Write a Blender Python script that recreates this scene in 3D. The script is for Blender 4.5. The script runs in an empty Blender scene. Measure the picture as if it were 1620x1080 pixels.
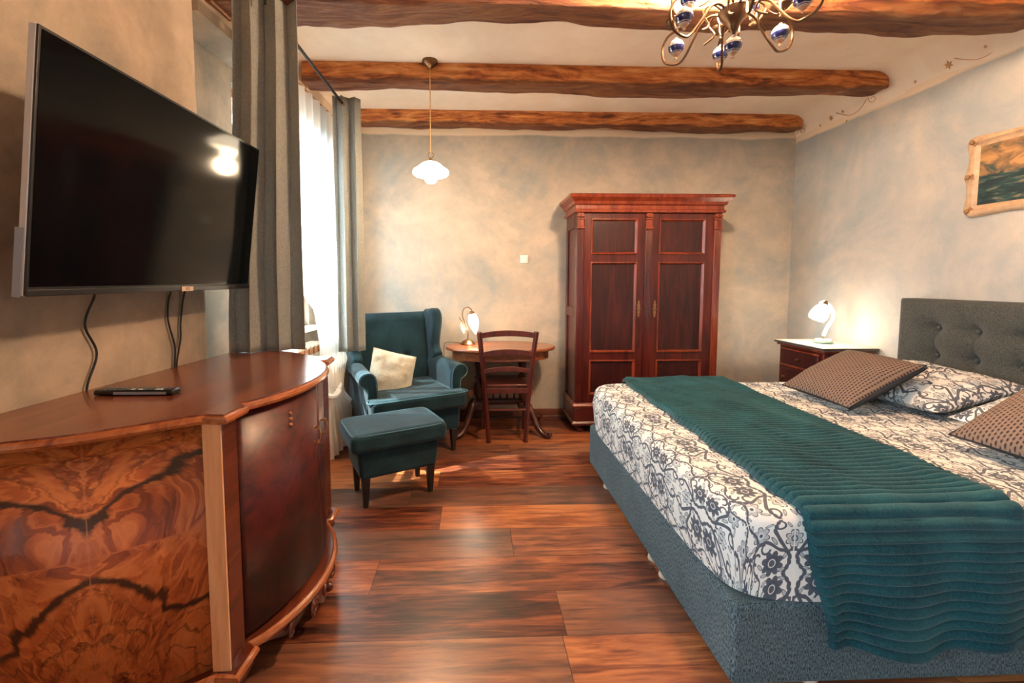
import bpy, bmesh, math, random
from math import sin, cos, pi, radians as R, sqrt, atan2, exp
from mathutils import Vector, Matrix, Euler, noise
random.seed(7)
S = bpy.context.scene
COL = S.collection

# ------------------------------------------------------------------ camera
cam = bpy.data.objects.new('camera', bpy.data.cameras.new('camera'))
COL.objects.link(cam)
cam.location = (0, 0, 1.3)
cam.rotation_euler = (R(90 - 4), 0, R(-2))
cam.data.sensor_width = 36
cam.data.lens = 690 / 1620 * 36
cam.data.shift_x = (810 - 774) / 1620
cam.data.shift_y = (490 - 540) / 1620
cam.data.clip_start = 0.02
S.camera = cam
# ------------------------------------------------------------------ exposure
S.view_settings.view_transform = 'Standard'
S.view_settings.look = 'None'
S.view_settings.gamma = 1
S.view_settings.use_curve_mapping = False
S.view_settings.exposure = 1.25
# ------------------------------------------------------------------ daylight: a bright overcast-to-blue sky and a sun
W = bpy.data.worlds.new('sky')
S.world = W
W.use_nodes = True
W.node_tree.nodes['Background'].inputs[0].default_value = (0.66, 0.86, 1.0, 1)
W.node_tree.nodes['Background'].inputs[1].default_value = 21.0
sun = bpy.data.objects.new('sun', bpy.data.lights.new('sun', 'SUN'))
COL.objects.link(sun)
sun.data.energy = 12
sun.data.angle = R(0.6)
sun.data.color = (1.0, 0.93, 0.82)
sun.rotation_euler = Vector((-1.48, -0.05, 1.75)).to_track_quat('Z', 'Y').to_euler()


def wx(y):
    """x of the inner face of the slightly slanted window wall"""
    return -1.33 + 0.069 * (y - 1.0)


def portal(loc, sx, sy):
    l = bpy.data.lights.new('window_daylight', 'AREA')
    l.shape = 'RECTANGLE'; l.size = sx; l.size_y = sy
    l.cycles.is_portal = True
    o = bpy.data.objects.new('window_daylight', l)
    COL.objects.link(o)
    o.location = loc
    o.rotation_euler = (0, R(-90), R(-4))
    return o


portal((wx(3.12) - 0.44, 3.12, 1.68), 1.6, 0.98)
portal((wx(-0.8) - 0.44, -0.8, 1.6), 1.6, 1.3)  # portal for the added window behind the camera


def lamp(loc, power, color=(1, 0.68, 0.42), r=0.03, name='lamp_light', parent=None):
    l = bpy.data.lights.new(name, 'POINT')
    l.energy = power; l.color = color; l.shadow_soft_size = r
    o = bpy.data.objects.new(name, l)
    COL.objects.link(o)
    o.location = loc
    if parent: o.parent = parent
    return o


# ------------------------------------------------------------------ node maths
class X:
    """a value in a shader tree, with Python operators"""
    nt = None

    def __init__(s, v): s.v = v

    @staticmethod
    def m(op, *a, clamp=False):
        n = X.nt.nodes.new('ShaderNodeMath'); n.operation = op; n.use_clamp = clamp
        for i, q in enumerate(a):
            q = q.v if isinstance(q, X) else q
            if isinstance(q, (int, float)): n.inputs[i].default_value = q
            else: X.nt.links.new(q, n.inputs[i])
        return X(n.outputs[0])

    def __add__(s, o): return X.m('ADD', s, o)
    __radd__ = __add__
    def __sub__(s, o): return X.m('SUBTRACT', s, o)
    def __rsub__(s, o): return X.m('SUBTRACT', o, s)
    def __mul__(s, o): return X.m('MULTIPLY', s, o)
    __rmul__ = __mul__
    def __truediv__(s, o): return X.m('DIVIDE', s, o)


def xsin(a): return X.m('SINE', a)
def xabs(a): return X.m('ABSOLUTE', a)
def xfr(a): return X.m('FRACT', a)
def xfl(a): return X.m('FLOOR', a)
def xmin(a, b): return X.m('MINIMUM', a, b)
def xmax(a, b): return X.m('MAXIMUM', a, b)
def xsq(a): return X.m('SQRT', a)
def xat(a, b): return X.m('ARCTAN2', a, b)
def lt(a, w, s=0.0008): return X.m('MULTIPLY', (w - a) + s, 0.5 / s, clamp=True)   # 1 where a < w, soft edge


def new_mat(name):
    m = bpy.data.materials.new(name)
    m.use_nodes = True
    nt = m.node_tree
    X.nt = nt
    return m, nt, nt.nodes['Principled BSDF']


def setc(b, **k):
    names = dict(rough='Roughness', metal='Metallic', spec='Specular IOR Level', coat='Coat Weight', coatr='Coat Roughness',
                 sheen='Sheen Weight', sheenr='Sheen Roughness', alpha='Alpha', trans='Transmission Weight', sss='Subsurface Weight')
    for a, v in k.items(): b.inputs[names[a]].default_value = v


def c4(c): return (*c, 1)


def simple(name, col, rough=0.5, bump=0, bscale=80, var=0.0, vscale=8, emit=None, estr=0, stretch=(1, 1, 1), **k):
    """one colour with a little noise variation and bump"""
    m, nt, b = new_mat(name)
    setc(b, rough=rough, **k)
    tc = nt.nodes.new('ShaderNodeTexCoord')
    mp = nt.nodes.new('ShaderNodeMapping'); mp.inputs['Scale'].default_value = stretch
    nt.links.new(tc.outputs['Object'], mp.inputs[0])
    n = nt.nodes.new('ShaderNodeTexNoise'); n.inputs['Scale'].default_value = vscale; n.inputs['Detail'].default_value = 5
    nt.links.new(mp.outputs[0], n.inputs['Vector'])
    r = nt.nodes.new('ShaderNodeValToRGB')
    nt.links.new(n.outputs['Fac'], r.inputs[0])
    r.color_ramp.elements[0].position = 0.3; r.color_ramp.elements[1].position = 0.7
    r.color_ramp.elements[0].color = c4([max(0, q * (1 - var)) for q in col])
    r.color_ramp.elements[1].color = c4([min(1, q * (1 + var)) for q in col])
    nt.links.new(r.outputs[0], b.inputs['Base Color'])
    if bump:
        n2 = nt.nodes.new('ShaderNodeTexNoise'); n2.inputs['Scale'].default_value = bscale; n2.inputs['Detail'].default_value = 4
        nt.links.new(mp.outputs[0], n2.inputs['Vector'])
        bm_ = nt.nodes.new('ShaderNodeBump'); bm_.inputs['Strength'].default_value = bump; bm_.inputs['Distance'].default_value = 0.005
        nt.links.new(n2.outputs['Fac'], bm_.inputs['Height']); nt.links.new(bm_.outputs[0], b.inputs['Normal'])
    if emit:
        b.inputs['Emission Color'].default_value = c4(emit); b.inputs['Emission Strength'].default_value = estr
    return m


def ramp(nt, fac, stops):
    r = nt.nodes.new('ShaderNodeValToRGB')
    if isinstance(fac, X): fac = fac.v
    nt.links.new(fac, r.inputs[0])
    e = r.color_ramp.elements
    while len(e) < len(stops): e.new(0.5)
    for q, (p, c) in zip(e, stops): q.position = p; q.color = c4(c)
    return r.outputs[0]


def coords(nt, kind='Object', scale=(1, 1, 1), loc=(0, 0, 0)):
    tc = nt.nodes.new('ShaderNodeTexCoord')
    mp = nt.nodes.new('ShaderNodeMapping'); mp.inputs['Scale'].default_value = scale; mp.inputs['Location'].default_value = loc
    nt.links.new(tc.outputs[kind], mp.inputs[0])
    return mp.outputs[0]


def xyz(nt, sock):
    s = nt.nodes.new('ShaderNodeSeparateXYZ'); nt.links.new(sock, s.inputs[0])
    return X(s.outputs[0]), X(s.outputs[1]), X(s.outputs[2])


def comb(nt, a, b, c=0.0):
    n = nt.nodes.new('ShaderNodeCombineXYZ')
    for i, q in enumerate((a, b, c)):
        q = q.v if isinstance(q, X) else q
        if isinstance(q, (int, float)): n.inputs[i].default_value = q
        else: nt.links.new(q, n.inputs[i])
    return n.outputs[0]


def noi(nt, vec, scale, detail=4, dist=0.0, rough=0.5):
    n = nt.nodes.new('ShaderNodeTexNoise')
    n.inputs['Scale'].default_value = scale; n.inputs['Detail'].default_value = detail
    n.inputs['Distortion'].default_value = dist; n.inputs['Roughness'].default_value = rough
    nt.links.new(vec, n.inputs['Vector'])
    return X(n.outputs['Fac'])


def mixc(nt, f, a, b, mode='MIX'):
    n = nt.nodes.new('ShaderNodeMix'); n.data_type = 'RGBA'; n.blend_type = mode
    f = f.v if isinstance(f, X) else f
    if isinstance(f, (int, float)): n.inputs[0].default_value = f
    else: nt.links.new(f, n.inputs[0])
    for i, q in ((6, a), (7, b)):
        if isinstance(q, tuple): n.inputs[i].default_value = c4(q)
        else: nt.links.new(q, n.inputs[i])
    return n.outputs[2]


def bump(nt, b, h, strength=0.3, dist=0.005):
    n = nt.nodes.new('ShaderNodeBump'); n.inputs['Strength'].default_value = strength; n.inputs['Distance'].default_value = dist
    nt.links.new(h.v if isinstance(h, X) else h, n.inputs['Height']); nt.links.new(n.outputs[0], b.inputs['Normal'])


def wood(name, dark, mid, light, axis=2, scale=1.0, rough=0.35, coat=0.3, dist=1.5, bmp=0.15):
    m, nt, b = new_mat(name)
    setc(b, rough=rough, coat=coat, coatr=0.18)
    sc = [14 * scale] * 3; sc[axis] = 1.2 * scale
    v = coords(nt, 'Object', sc)
    a = noi(nt, v, 1.0, 6, dist, 0.6)
    f = noi(nt, v, 7.0, 3, 0.3)
    c = ramp(nt, a * 0.8 + f * 0.2, [(0.33, dark), (0.5, mid), (0.68, light)])
    nt.links.new(c, b.inputs['Base Color'])
    bump(nt, b, f, bmp, 0.003)
    return m


# ------------------------------------------------------------------ materials
def plaster(name, a, b_, c, cream=None, zc=None):
    m, nt, b = new_mat(name)
    setc(b, rough=0.9)
    v = coords(nt)
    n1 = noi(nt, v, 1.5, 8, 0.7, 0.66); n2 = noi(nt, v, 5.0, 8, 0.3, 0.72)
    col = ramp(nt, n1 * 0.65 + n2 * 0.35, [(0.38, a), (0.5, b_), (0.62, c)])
    if cream:
        x, y, z = xyz(nt, v)
        e = noi(nt, v, 3.0, 3)
        k = X.m('MULTIPLY', (z + (e - 0.5) * 0.05) - zc, 60, clamp=True)
        col = mixc(nt, k, col, cream)
    nt.links.new(col, b.inputs['Base Color'])
    n3 = noi(nt, v, 30, 5)
    bump(nt, b, n3 * 0.6 + n2, 0.25, 0.008)
    return m


CREAM = (0.78, 0.62, 0.45)
M = {}
M['plaster_back'] = plaster('plaster_back', (0.31, 0.32, 0.30), (0.44, 0.38, 0.31), (0.56, 0.47, 0.37), CREAM, 2.585)
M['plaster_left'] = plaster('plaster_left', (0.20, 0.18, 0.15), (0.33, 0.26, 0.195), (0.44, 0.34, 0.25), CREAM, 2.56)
M['plaster_right'] = plaster('plaster_right', (0.33, 0.36, 0.365), (0.43, 0.415, 0.385), (0.54, 0.48, 0.41), CREAM, 2.545)
M['ceiling'] = plaster('ceiling_plaster', (0.78, 0.63, 0.49), (0.83, 0.69, 0.55), (0.88, 0.75, 0.61))
M['paint_orange'] = simple('paint_orange', (0.55, 0.27, 0.10), 0.9, var=0.2)


def floor_mat():
    m, nt, b = new_mat('floor_planks')
    v = coords(nt)
    x, y, z = xyz(nt, v)
    h = 0.232
    row = xfl((y + 0.126) / h)
    off = xfr(xsin(row * 12.9898) * 43.758)
    col_ = xfl((x + off * 1.25) / 1.25)
    fy = xfr((y + 0.126) / h); fx = xfr((x + off * 1.25) / 1.25)
    pid = xfr(xsin(row * 7.13 + col_ * 3.77) * 91.7)
    gv = comb(nt, x * 1.0 + pid * 9, y * 11, pid * 5)
    g = noi(nt, gv, 2.2, 7, 1.2, 0.62)
    g2 = noi(nt, gv, 9.0, 4, 0.2)
    big = noi(nt, comb(nt, x * 0.9 + pid * 7, y * 3.2, 0.0), 2.0, 3, 0.8)
    t = g * 0.55 + g2 * 0.15 + big * 0.35 + (pid - 0.5) * 0.17
    c = ramp(nt, t + 0.012, [(0.38, (0.022, 0.008, 0.007)), (0.46, (0.10, 0.028, 0.016)), (0.55, (0.27, 0.075, 0.028)), (0.66, (0.52, 0.19, 0.065))])
    pale = X.m('MULTIPLY', xfr(pid * 17.3) - 0.45, 1.6, clamp=True)
    c = mixc(nt, pale * (g2 * 0.5 + 0.35), c, mixc(nt, g, (0.05, 0.028, 0.022), (0.34, 0.20, 0.13)))
    seam = xmax(lt(xmin(fy, 1 - fy), 0.006, 0.003), lt(xmin(fx, 1 - fx), 0.0012, 0.0006))
    c = mixc(nt, seam * 0.8, c, (0.015, 0.006, 0.004))
    nt.links.new(c, b.inputs['Base Color'])
    rr = X.m('MULTIPLY_ADD', g2, 0.12, 0.25)
    nt.links.new(rr.v, b.inputs['Roughness'])
    setc(b, spec=0.75, coat=0.12, coatr=0.35)
    bump(nt, b, g2 * 0.4 - seam, 0.10, 0.002)
    return m


M['floor'] = floor_mat()


def beam_mat():
    m, nt, b = new_mat('beam_wood')
    setc(b, rough=0.6)
    v = coords(nt, 'Object', (1.0, 6, 6))
    g = noi(nt, v, 2.2, 8, 1.6, 0.65)
    g2 = noi(nt, coords(nt, 'Object', (2.2, 12, 12)), 3.0, 5, 0.5)
    x, y, z = xyz(nt, coords(nt))
    low = noi(nt, coords(nt, 'Object', (2.2, 1, 1)), 2.0, 5, 0.4)
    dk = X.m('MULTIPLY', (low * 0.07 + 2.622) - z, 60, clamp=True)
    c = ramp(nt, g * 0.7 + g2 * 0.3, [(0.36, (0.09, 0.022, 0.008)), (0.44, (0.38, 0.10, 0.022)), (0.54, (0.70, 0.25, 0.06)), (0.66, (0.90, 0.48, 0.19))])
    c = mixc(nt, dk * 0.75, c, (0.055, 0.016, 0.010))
    nt.links.new(c, b.inputs['Base Color'])
    bump(nt, b, g + g2 * 0.7, 0.9, 0.03)
    return m


M['beam'] = beam_mat()
M['mahogany'] = wood('mahogany', (0.028, 0.003, 0.002), (0.075, 0.007, 0.004), (0.14, 0.016, 0.007), 2, 1.3, 0.36, 0.35, 1.0)
M['mahogany_panel'] = wood('mahogany_panel', (0.012, 0.002, 0.002), (0.034, 0.004, 0.004), (0.08, 0.009, 0.006), 2, 1.0, 0.4, 0.25, 2.5)
M['mahogany_moulding'] = wood('mahogany_moulding', (0.10, 0.012, 0.005), (0.20, 0.030, 0.010), (0.32, 0.070, 0.022), 2, 1.3, 0.32, 0.4, 1.0)
M['chair_wood'] = wood('chair_wood', (0.035, 0.005, 0.004), (0.075, 0.010, 0.006), (0.13, 0.022, 0.011), 2, 1.6, 0.35, 0.3)
M['table_wood'] = wood('table_wood', (0.10, 0.022, 0.008), (0.25, 0.070, 0.022), (0.40, 0.14, 0.05), 0, 1.2, 0.28, 0.4)
M['table_dark'] = wood('table_dark', (0.022, 0.006, 0.005), (0.05, 0.012, 0.008), (0.11, 0.025, 0.014), 2, 1.4, 0.35, 0.3)
M['baseboard'] = wood('baseboard_wood', (0.04, 0.012, 0.008), (0.09, 0.025, 0.014), (0.15, 0.045, 0.02), 0, 1, 0.5, 0.1)


def veneer_side():
    """book-matched burr walnut; UV in metres, u=0 on the vertical seam, v = height"""
    m, nt, b = new_mat('veneer_bookmatched')
    setc(b, rough=0.30, coat=0.45, coatr=0.15)
    u, v, _ = xyz(nt, coords(nt, 'UV'))
    s = xabs(u)
    sign = lt(v, 0.60, 0.002)
    t = xabs(v - 0.60)
    vec = comb(nt, s * 1.0, t * 1.0 + sign * 3.1, 0.0)
    w = noi(nt, vec, 3.2, 5, 0.8, 0.55)
    w2 = noi(nt, vec, 9, 5, 0.9, 0.6)
    q = t - 0.07 - s * 0.62 + (w - 0.5) * 0.34 + (w2 - 0.5) * 0.05
    main = X.m('MULTIPLY', 1 - xabs(q) / (w2 * 0.055 - 0.004), 1.5, clamp=True)
    above = lt(0.02 - q, 0.0, 0.05)
    lines = xabs(xsin(q * 52 + (w - 0.5) * 9 + (w2 - 0.5) * 7))
    thin = X.m('MULTIPLY', 1 - lines * 2.2, 1.0, clamp=True) * above * X.m('MULTIPLY', w2 * 4 - 1.3, 1.0, clamp=True)
    f = noi(nt, comb(nt, s * 18 + w * 14, t * 3 + w * 4), 1.4, 5, 1.0)
    base = ramp(nt, f * 0.55 + w * 0.45, [(0.36, (0.17, 0.030, 0.010)), (0.47, (0.44, 0.105, 0.028)), (0.62, (0.72, 0.25, 0.075))])
    d = X.m('ADD', xmax(main * 0.95, thin * 0.75), 0, clamp=True)
    c = mixc(nt, d, base, (0.022, 0.006, 0.005))
    seam = lt(s, 0.0012, 0.0008)
    c = mixc(nt, seam * 0.5, c, (0.5, 0.22, 0.10))
    nt.links.new(c, b.inputs['Base Color'])
    return m


def veneer_dark():
    m, nt, b = new_mat('veneer_dark_burr')
    setc(b, rough=0.42, coat=0.15, coatr=0.3, spec=0.35)
    v = coords(nt, 'UV', (1, 1, 1))
    w = noi(nt, v, 3.0, 4, 1.2, 0.6)
    w2 = noi(nt, v, 8, 6, 1.8, 0.65)
    c = ramp(nt, w * 0.5 + w2 * 0.5, [(0.40, (0.008, 0.003, 0.005)), (0.48, (0.040, 0.006, 0.006)), (0.56, (0.080, 0.010, 0.008)), (0.70, (0.13, 0.018, 0.010))])
    nt.links.new(c, b.inputs['Base Color'])
    return m


M['veneer_side'] = veneer_side()
M['veneer_dark'] = veneer_dark()
M['cab_top'] = wood('sideboard_top_wood', (0.07, 0.018, 0.009), (0.18, 0.045, 0.018), (0.31, 0.095, 0.035), 1, 0.8, 0.26, 0.4, 2.2, 0.10)
M['cab_edge'] = wood('sideboard_edge_wood', (0.20, 0.050, 0.018), (0.36, 0.11, 0.035), (0.50, 0.19, 0.07), 1, 1.0, 0.26, 0.45)
M['cab_post'] = wood("sideboard_post_wood", (0.70, 0.33, 0.15), (0.84, 0.46, 0.24), (0.92, 0.60, 0.36), 2, 1.0, 0.28, 0.45)
M['cab_dark'] = wood('sideboard_dark_wood', (0.045, 0.010, 0.006), (0.10, 0.02, 0.010), (0.19, 0.045, 0.018), 1, 1.0, 0.3, 0.4)


def fabric(name, a, b_, scale=220, rough=0.95, sheen=0.0, bmp=0.4, stretch=(1, 1, 1), lumps=0.25):
    m, nt, b = new_mat(name)
    setc(b, rough=rough, sheen=sheen, spec=0.2)
    v = coords(nt, 'Object', stretch)
    n = noi(nt, v, scale, 2, 0, 0.7)
    l = noi(nt, coords(nt), 6, 4, 0.5)
    c = ramp(nt, n * (1 - lumps) + l * lumps, [(0.36, a), (0.66, b_)])
    nt.links.new(c, b.inputs['Base Color'])
    bump(nt, b, n, bmp, 0.003)
    return m


M['velvet'] = fabric('velvet_teal', (0.003, 0.017, 0.026), (0.012, 0.046, 0.064), 120, 0.85, 0.12, 0.15, lumps=0.6)
M['velvet_piping'] = simple('velvet_piping', (0.04, 0.115, 0.145), 0.8)
M['throw'] = fabric('throw_teal', (0.003, 0.028, 0.038), (0.015, 0.088, 0.104), 160, 0.9, 0.12, 0.3, lumps=0.5)
M['base_fabric'] = fabric('bed_base_fabric', (0.006, 0.017, 0.022), (0.17, 0.225, 0.245), 300, 0.95, 0.05, 0.6, (1, 1, 0.30), 0.10)
M['headboard'] = fabric('headboard_fabric', (0.028, 0.031, 0.030), (0.10, 0.098, 0.085), 260, 0.95, 0.1, 0.5, (1, 1, 0.6), 0.15)
M['curtain'] = fabric('curtain_linen', (0.24, 0.24, 0.215), (0.44, 0.435, 0.39), 260, 0.95, 0.1, 0.35, (1, 1, 0.3), 0.2)
def see_light(m, f, col):
    nt = m.node_tree; b = nt.nodes['Principled BSDF']; out = nt.nodes['Material Output']
    tl = nt.nodes.new('ShaderNodeBsdfTranslucent'); tl.inputs[0].default_value = c4(col)
    mx_ = nt.nodes.new('ShaderNodeMixShader'); mx_.inputs[0].default_value = f
    nt.links.new(b.outputs[0], mx_.inputs[1]); nt.links.new(tl.outputs[0], mx_.inputs[2]); nt.links.new(mx_.outputs[0], out.inputs[0])


see_light(M['curtain'], 0.28, (0.45, 0.46, 0.43))
M['cream_cushion'] = fabric('cushion_cream', (0.42, 0.39, 0.30), (0.62, 0.58, 0.47), 60, 0.95, 0.2, 0.3, lumps=0.6)


def damask():
    m, nt, b = new_mat('damask_print')
    setc(b, rough=0.85, sheen=0.1, spec=0.25)
    tc = nt.nodes.new('ShaderNodeTexCoord')
    x, y, z = xyz(nt, tc.outputs['Object'])
    nx, ny, nz = xyz(nt, tc.outputs['Normal'])
    sx = X.m('SIGN', nx); sy = X.m('SIGN', ny)
    wob = noi(nt, tc.outputs['Object'], 5, 3)
    s = x - sx * nx * nx * z + (wob - 0.5) * 0.016
    t = y - sy * ny * ny * z + (wob - 0.5) * 0.016
    T, P = 0.33, 0.42
    hu, hv = T / 2, P / 2
    s = s * 1.16; t = t * 1.16
    u0 = xfr(s / T) - 0.5; v0 = xfr(t / P) - 0.5
    u = xabs(u0) * T; v = xabs(v0) * P

    def polar(cx, cy):
        du, dv = u - cx, v - cy
        return xsq(du * du + dv * dv), xat(dv, du)

    dark = []; grey = []; white = []
    # big dark flower
    r, a = polar(0.078, 0.168)
    R1 = xabs(xsin(a * 4)) * 0.014 + 0.029
    dark.append(lt(r, R1)); white.append(lt(xabs(r - 0.0125), 0.0014)); grey.append(lt(xabs(r - 0.021), 0.0035))
    # outlined daisy
    r, a = polar(0.118, 0.062)
    R2 = xabs(xsin(a * 3)) * 0.014 + 0.019
    dark.append(lt(xabs(r - R2), 0.0024)); grey.append(lt(r, R2 - 0.003)); dark.append(lt(r, 0.006)); white.append(lt(xabs(r - 0.010), 0.0013))
    # half bud on the axis
    r, a = polar(0.0, 0.088)
    R3 = xabs(xsin(a * 3.5)) * 0.012 + 0.020
    dark.append(lt(xabs(r - R3), 0.0026)); grey.append(lt(r, R3 - 0.006)); dark.append(lt(xabs(r - 0.010), 0.0022))
    # scrolling vines with barbs
    barb = xabs(xsin((u + v) * 110)) * 0.0026
    c1 = xsin(v * (2 * pi / hv)) * 0.026 + 0.040
    dark.append(lt(xabs(u - c1), barb * 1.6 + 0.0046))
    c2 = xsin(u * (2 * pi / hu) + 0.6) * 0.020 + 0.112
    dark.append(lt(xabs(v - c2), barb * 1.6 + 0.0040))
    c3 = xsin(v * (2 * pi / hv) * 1.5 + 1.2) * 0.014 + 0.146
    dark.append(lt(xabs(u - c3), barb + 0.0026))
    for cx, cy, rr in ((0.050, 0.030, 0.020), (0.10, 0.115, 0.017), (0.140, 0.135, 0.014)):
        r, a = polar(cx, cy)
        dark.append(lt(xabs(r - rr), 0.0040) * lt(xsin(a + cx * 40), 0.55, 0.1))
    r, a = polar(0.150, 0.185)
    dark.append(lt(xabs(r - 0.0095), 0.0022)); dark.append(lt(r, 0.003))
    # leaves
    for cx, cy, A, B, ro in ((0.028, 0.145, 0.015, 0.0055, 0.9), (0.128, 0.165, 0.013, 0.005, -0.8), (0.085, 0.030, 0.014, 0.005, 0.4),
                             (0.070, 0.092, 0.015, 0.0055, 2.2), (0.040, 0.195, 0.014, 0.005, 0.3), (0.016, 0.030, 0.013, 0.005, 1.9),
                             (0.150, 0.025, 0.012, 0.005, 1.2), (0.112, 0.198, 0.013, 0.005, -0.3), (0.150, 0.098, 0.013, 0.005, 0.2)):
        du, dv = u - cx, v - cy
        p_ = (du * cos(ro) + dv * sin(ro)) / A; q_ = (dv * cos(ro) - du * sin(ro)) / B
        e = xsq(p_ * p_ + q_ * q_)
        grey.append(lt(e, 1.0, 0.08)); dark.append(lt(xabs(e - 1.05), 0.16, 0.08))
    white.append(lt(u, 0.0022)); white.append(lt(v, 0.0022))

    def union(l):
        o = l[0]
        for q in l[1:]: o = xmax(o, q)
        return o
    c = mixc(nt, union(grey) * 0.55, (0.74, 0.71, 0.66), (0.17, 0.22, 0.27))
    c = mixc(nt, union(dark) * 0.93, c, (0.042, 0.052, 0.078))
    c = mixc(nt, union(white), c, (0.76, 0.73, 0.68))
    nt.links.new(c, b.inputs['Base Color'])
    bump(nt, b, noi(nt, tc.outputs['Object'], 9, 4, 0.6), 0.5, 0.02)
    return m


M['damask'] = damask()


def woven():
    m, nt, b = new_mat('waffle_weave')
    setc(b, rough=0.95, spec=0.15)
    x, y, z = xyz(nt, coords(nt))
    k = 1 / 0.0145
    row = xfl(y * k)
    fx = xabs(xfr(x * k * 0.8 + row * 0.5) - 0.5); fy = xabs(xfr(y * k) - 0.5)
    d = X.m('MULTIPLY', 1 - xsq(fx * fx * 5 + fy * fy * 12), 2.0, clamp=True)
    c = mixc(nt, d, (0.19, 0.132, 0.10), (0.036, 0.026, 0.032))
    nt.links.new(c, b.inputs['Base Color'])
    bump(nt, b, 1 - d, 0.6, 0.004)
    return m


M['woven'] = woven()
M['black_cloth'] = simple('black_cloth', (0.008, 0.011, 0.016), 0.9)
M['marble'] = simple('nightstand_marble', (0.60, 0.55, 0.47), 0.25, var=0.12, vscale=6)
M['marble_edge'] = simple('nightstand_marble_edge', (0.06, 0.055, 0.05), 0.3, var=0.3)
M['brass'] = simple('brass', (0.45, 0.27, 0.12), 0.32, metal=1.0, var=0.15)
M['brass_dark'] = simple('antique_brass', (0.20, 0.11, 0.055), 0.38, metal=1.0, var=0.2)
M['bronze'] = simple('chandelier_bronze', (0.13, 0.075, 0.04), 0.4, metal=0.9, var=0.25)
M['steel_dark'] = simple('dark_steel', (0.03, 0.03, 0.035), 0.35, metal=0.8)
M['black'] = simple('black_plastic', (0.008, 0.009, 0.010), 0.35)
M['black_leg'] = simple('black_leg_wood', (0.012, 0.009, 0.009), 0.4)
M['screen'] = simple('screen_glass', (0.001, 0.002, 0.003), 0.09, spec=0.28)
M['silver'] = simple('silver_plastic', (0.60, 0.62, 0.66), 0.4, metal=0.3)
M['film'] = simple('clear_film', (0.30, 0.34, 0.42), 0.3)
M['logo_plate'] = simple('logo_plate', (0.50, 0.34, 0.25), 0.35, metal=0.4)
M['button_white'] = simple('button_white', (0.75, 0.76, 0.74), 0.5)
M['button_grey'] = simple('button_grey', (0.12, 0.14, 0.15), 0.5)
M['white'] = simple('white_plastic', (0.80, 0.76, 0.70), 0.45)
M['radiator'] = simple('radiator_enamel', (0.78, 0.72, 0.62), 0.4)
M['window_white'] = simple('window_white', (0.72, 0.72, 0.70), 0.5)
M['window_wood'] = wood('window_wood', (0.20, 0.07, 0.02), (0.35, 0.14, 0.05), (0.45, 0.2, 0.08), 2, 1, 0.5, 0.1)
M['pale_leg'] = simple('pale_plastic_leg', (0.72, 0.55, 0.42), 0.5)
M['frame_cream'] = simple('gilt_cream_frame', (0.52, 0.34, 0.20), 0.45, bump=0.4, bscale=60, var=0.18, vscale=25)
M['frame_ornament'] = simple('gilt_ornament', (0.33, 0.17, 0.075), 0.45, bump=0.6, bscale=90, var=0.35, vscale=40)
M['ceramic_white'] = simple('ceramic_white', (0.85, 0.82, 0.76), 0.2, coat=0.5)
M['ceramic_green'] = simple('ceramic_green', (0.10, 0.17, 0.13), 0.3, coat=0.5)
M['cord'] = simple('lamp_cord', (0.62, 0.36, 0.14), 0.6)


def glow(name, col, s):
    return simple(name, (0.9, 0.85, 0.75), 0.4, emit=col, estr=s)


M['glow_pendant'] = glow('pendant_glass_lit', (1.0, 0.80, 0.55), 4.5)
M['glow_bulb'] = glow('bulb_lit', (1.0, 0.86, 0.62), 16)
M['glow_tulip'] = glow('tulip_glass_lit', (1.0, 0.90, 0.70), 4.5)
M['glow_ceramic'] = glow('ceramic_shade_lit', (1.0, 0.88, 0.68), 5.0)
M['leaf_glass'] = simple('leaf_glass', (0.80, 0.55, 0.33), 0.3, emit=(1, 0.6, 0.3), estr=0.35)


def orb_mat():
    m, nt, b = new_mat('blue_white_ceramic')
    setc(b, rough=0.12, coat=0.8)
    x, y, z = xyz(nt, coords(nt))
    n = noi(nt, coords(nt), 60, 3)
    band = lt(xabs(z + 0.005 + (n - 0.5) * 0.006), 0.0115, 0.001)
    band2 = lt(xabs(z + 0.020), 0.0012, 0.0005)
    blotch = lt(0.56 - n, 0.0, 0.03) * lt(0.006 - z, 0.0, 0.002)
    c = mixc(nt, xmax(band, xmax(band2, blotch * 0.7)), (0.42, 0.37, 0.36), (0.006, 0.010, 0.07))
    c = mixc(nt, lt(z, -0.026, 0.001), c, (0.45, 0.26, 0.15))
    nt.links.new(c, b.inputs['Base Color'])
    return m


M['orb'] = orb_mat()


def sheer_mat():
    m, nt, b = new_mat('sheer_voile')
    out = nt.nodes['Material Output']
    tr = nt.nodes.new('ShaderNodeBsdfTransparent'); tr.inputs[0].default_value = (1, 1, 1, 1)
    tl = nt.nodes.new('ShaderNodeBsdfTranslucent'); tl.inputs[0].default_value = (0.93, 0.92, 0.90, 1)
    df = nt.nodes.new('ShaderNodeBsdfDiffuse'); df.inputs[0].default_value = (0.85, 0.80, 0.72, 1)
    m1 = nt.nodes.new('ShaderNodeMixShader'); m1.inputs[0].default_value = 0.45
    m2 = nt.nodes.new('ShaderNodeMixShader'); m2.inputs[0].default_value = 0.70
    nt.links.new(tl.outputs[0], m1.inputs[1]); nt.links.new(df.outputs[0], m1.inputs[2])
    nt.links.new(tr.outputs[0], m2.inputs[1]); nt.links.new(m1.outputs[0], m2.inputs[2])
    nt.links.new(m2.outputs[0], out.inputs[0])
    return m


M['sheer'] = sheer_mat()


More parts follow.
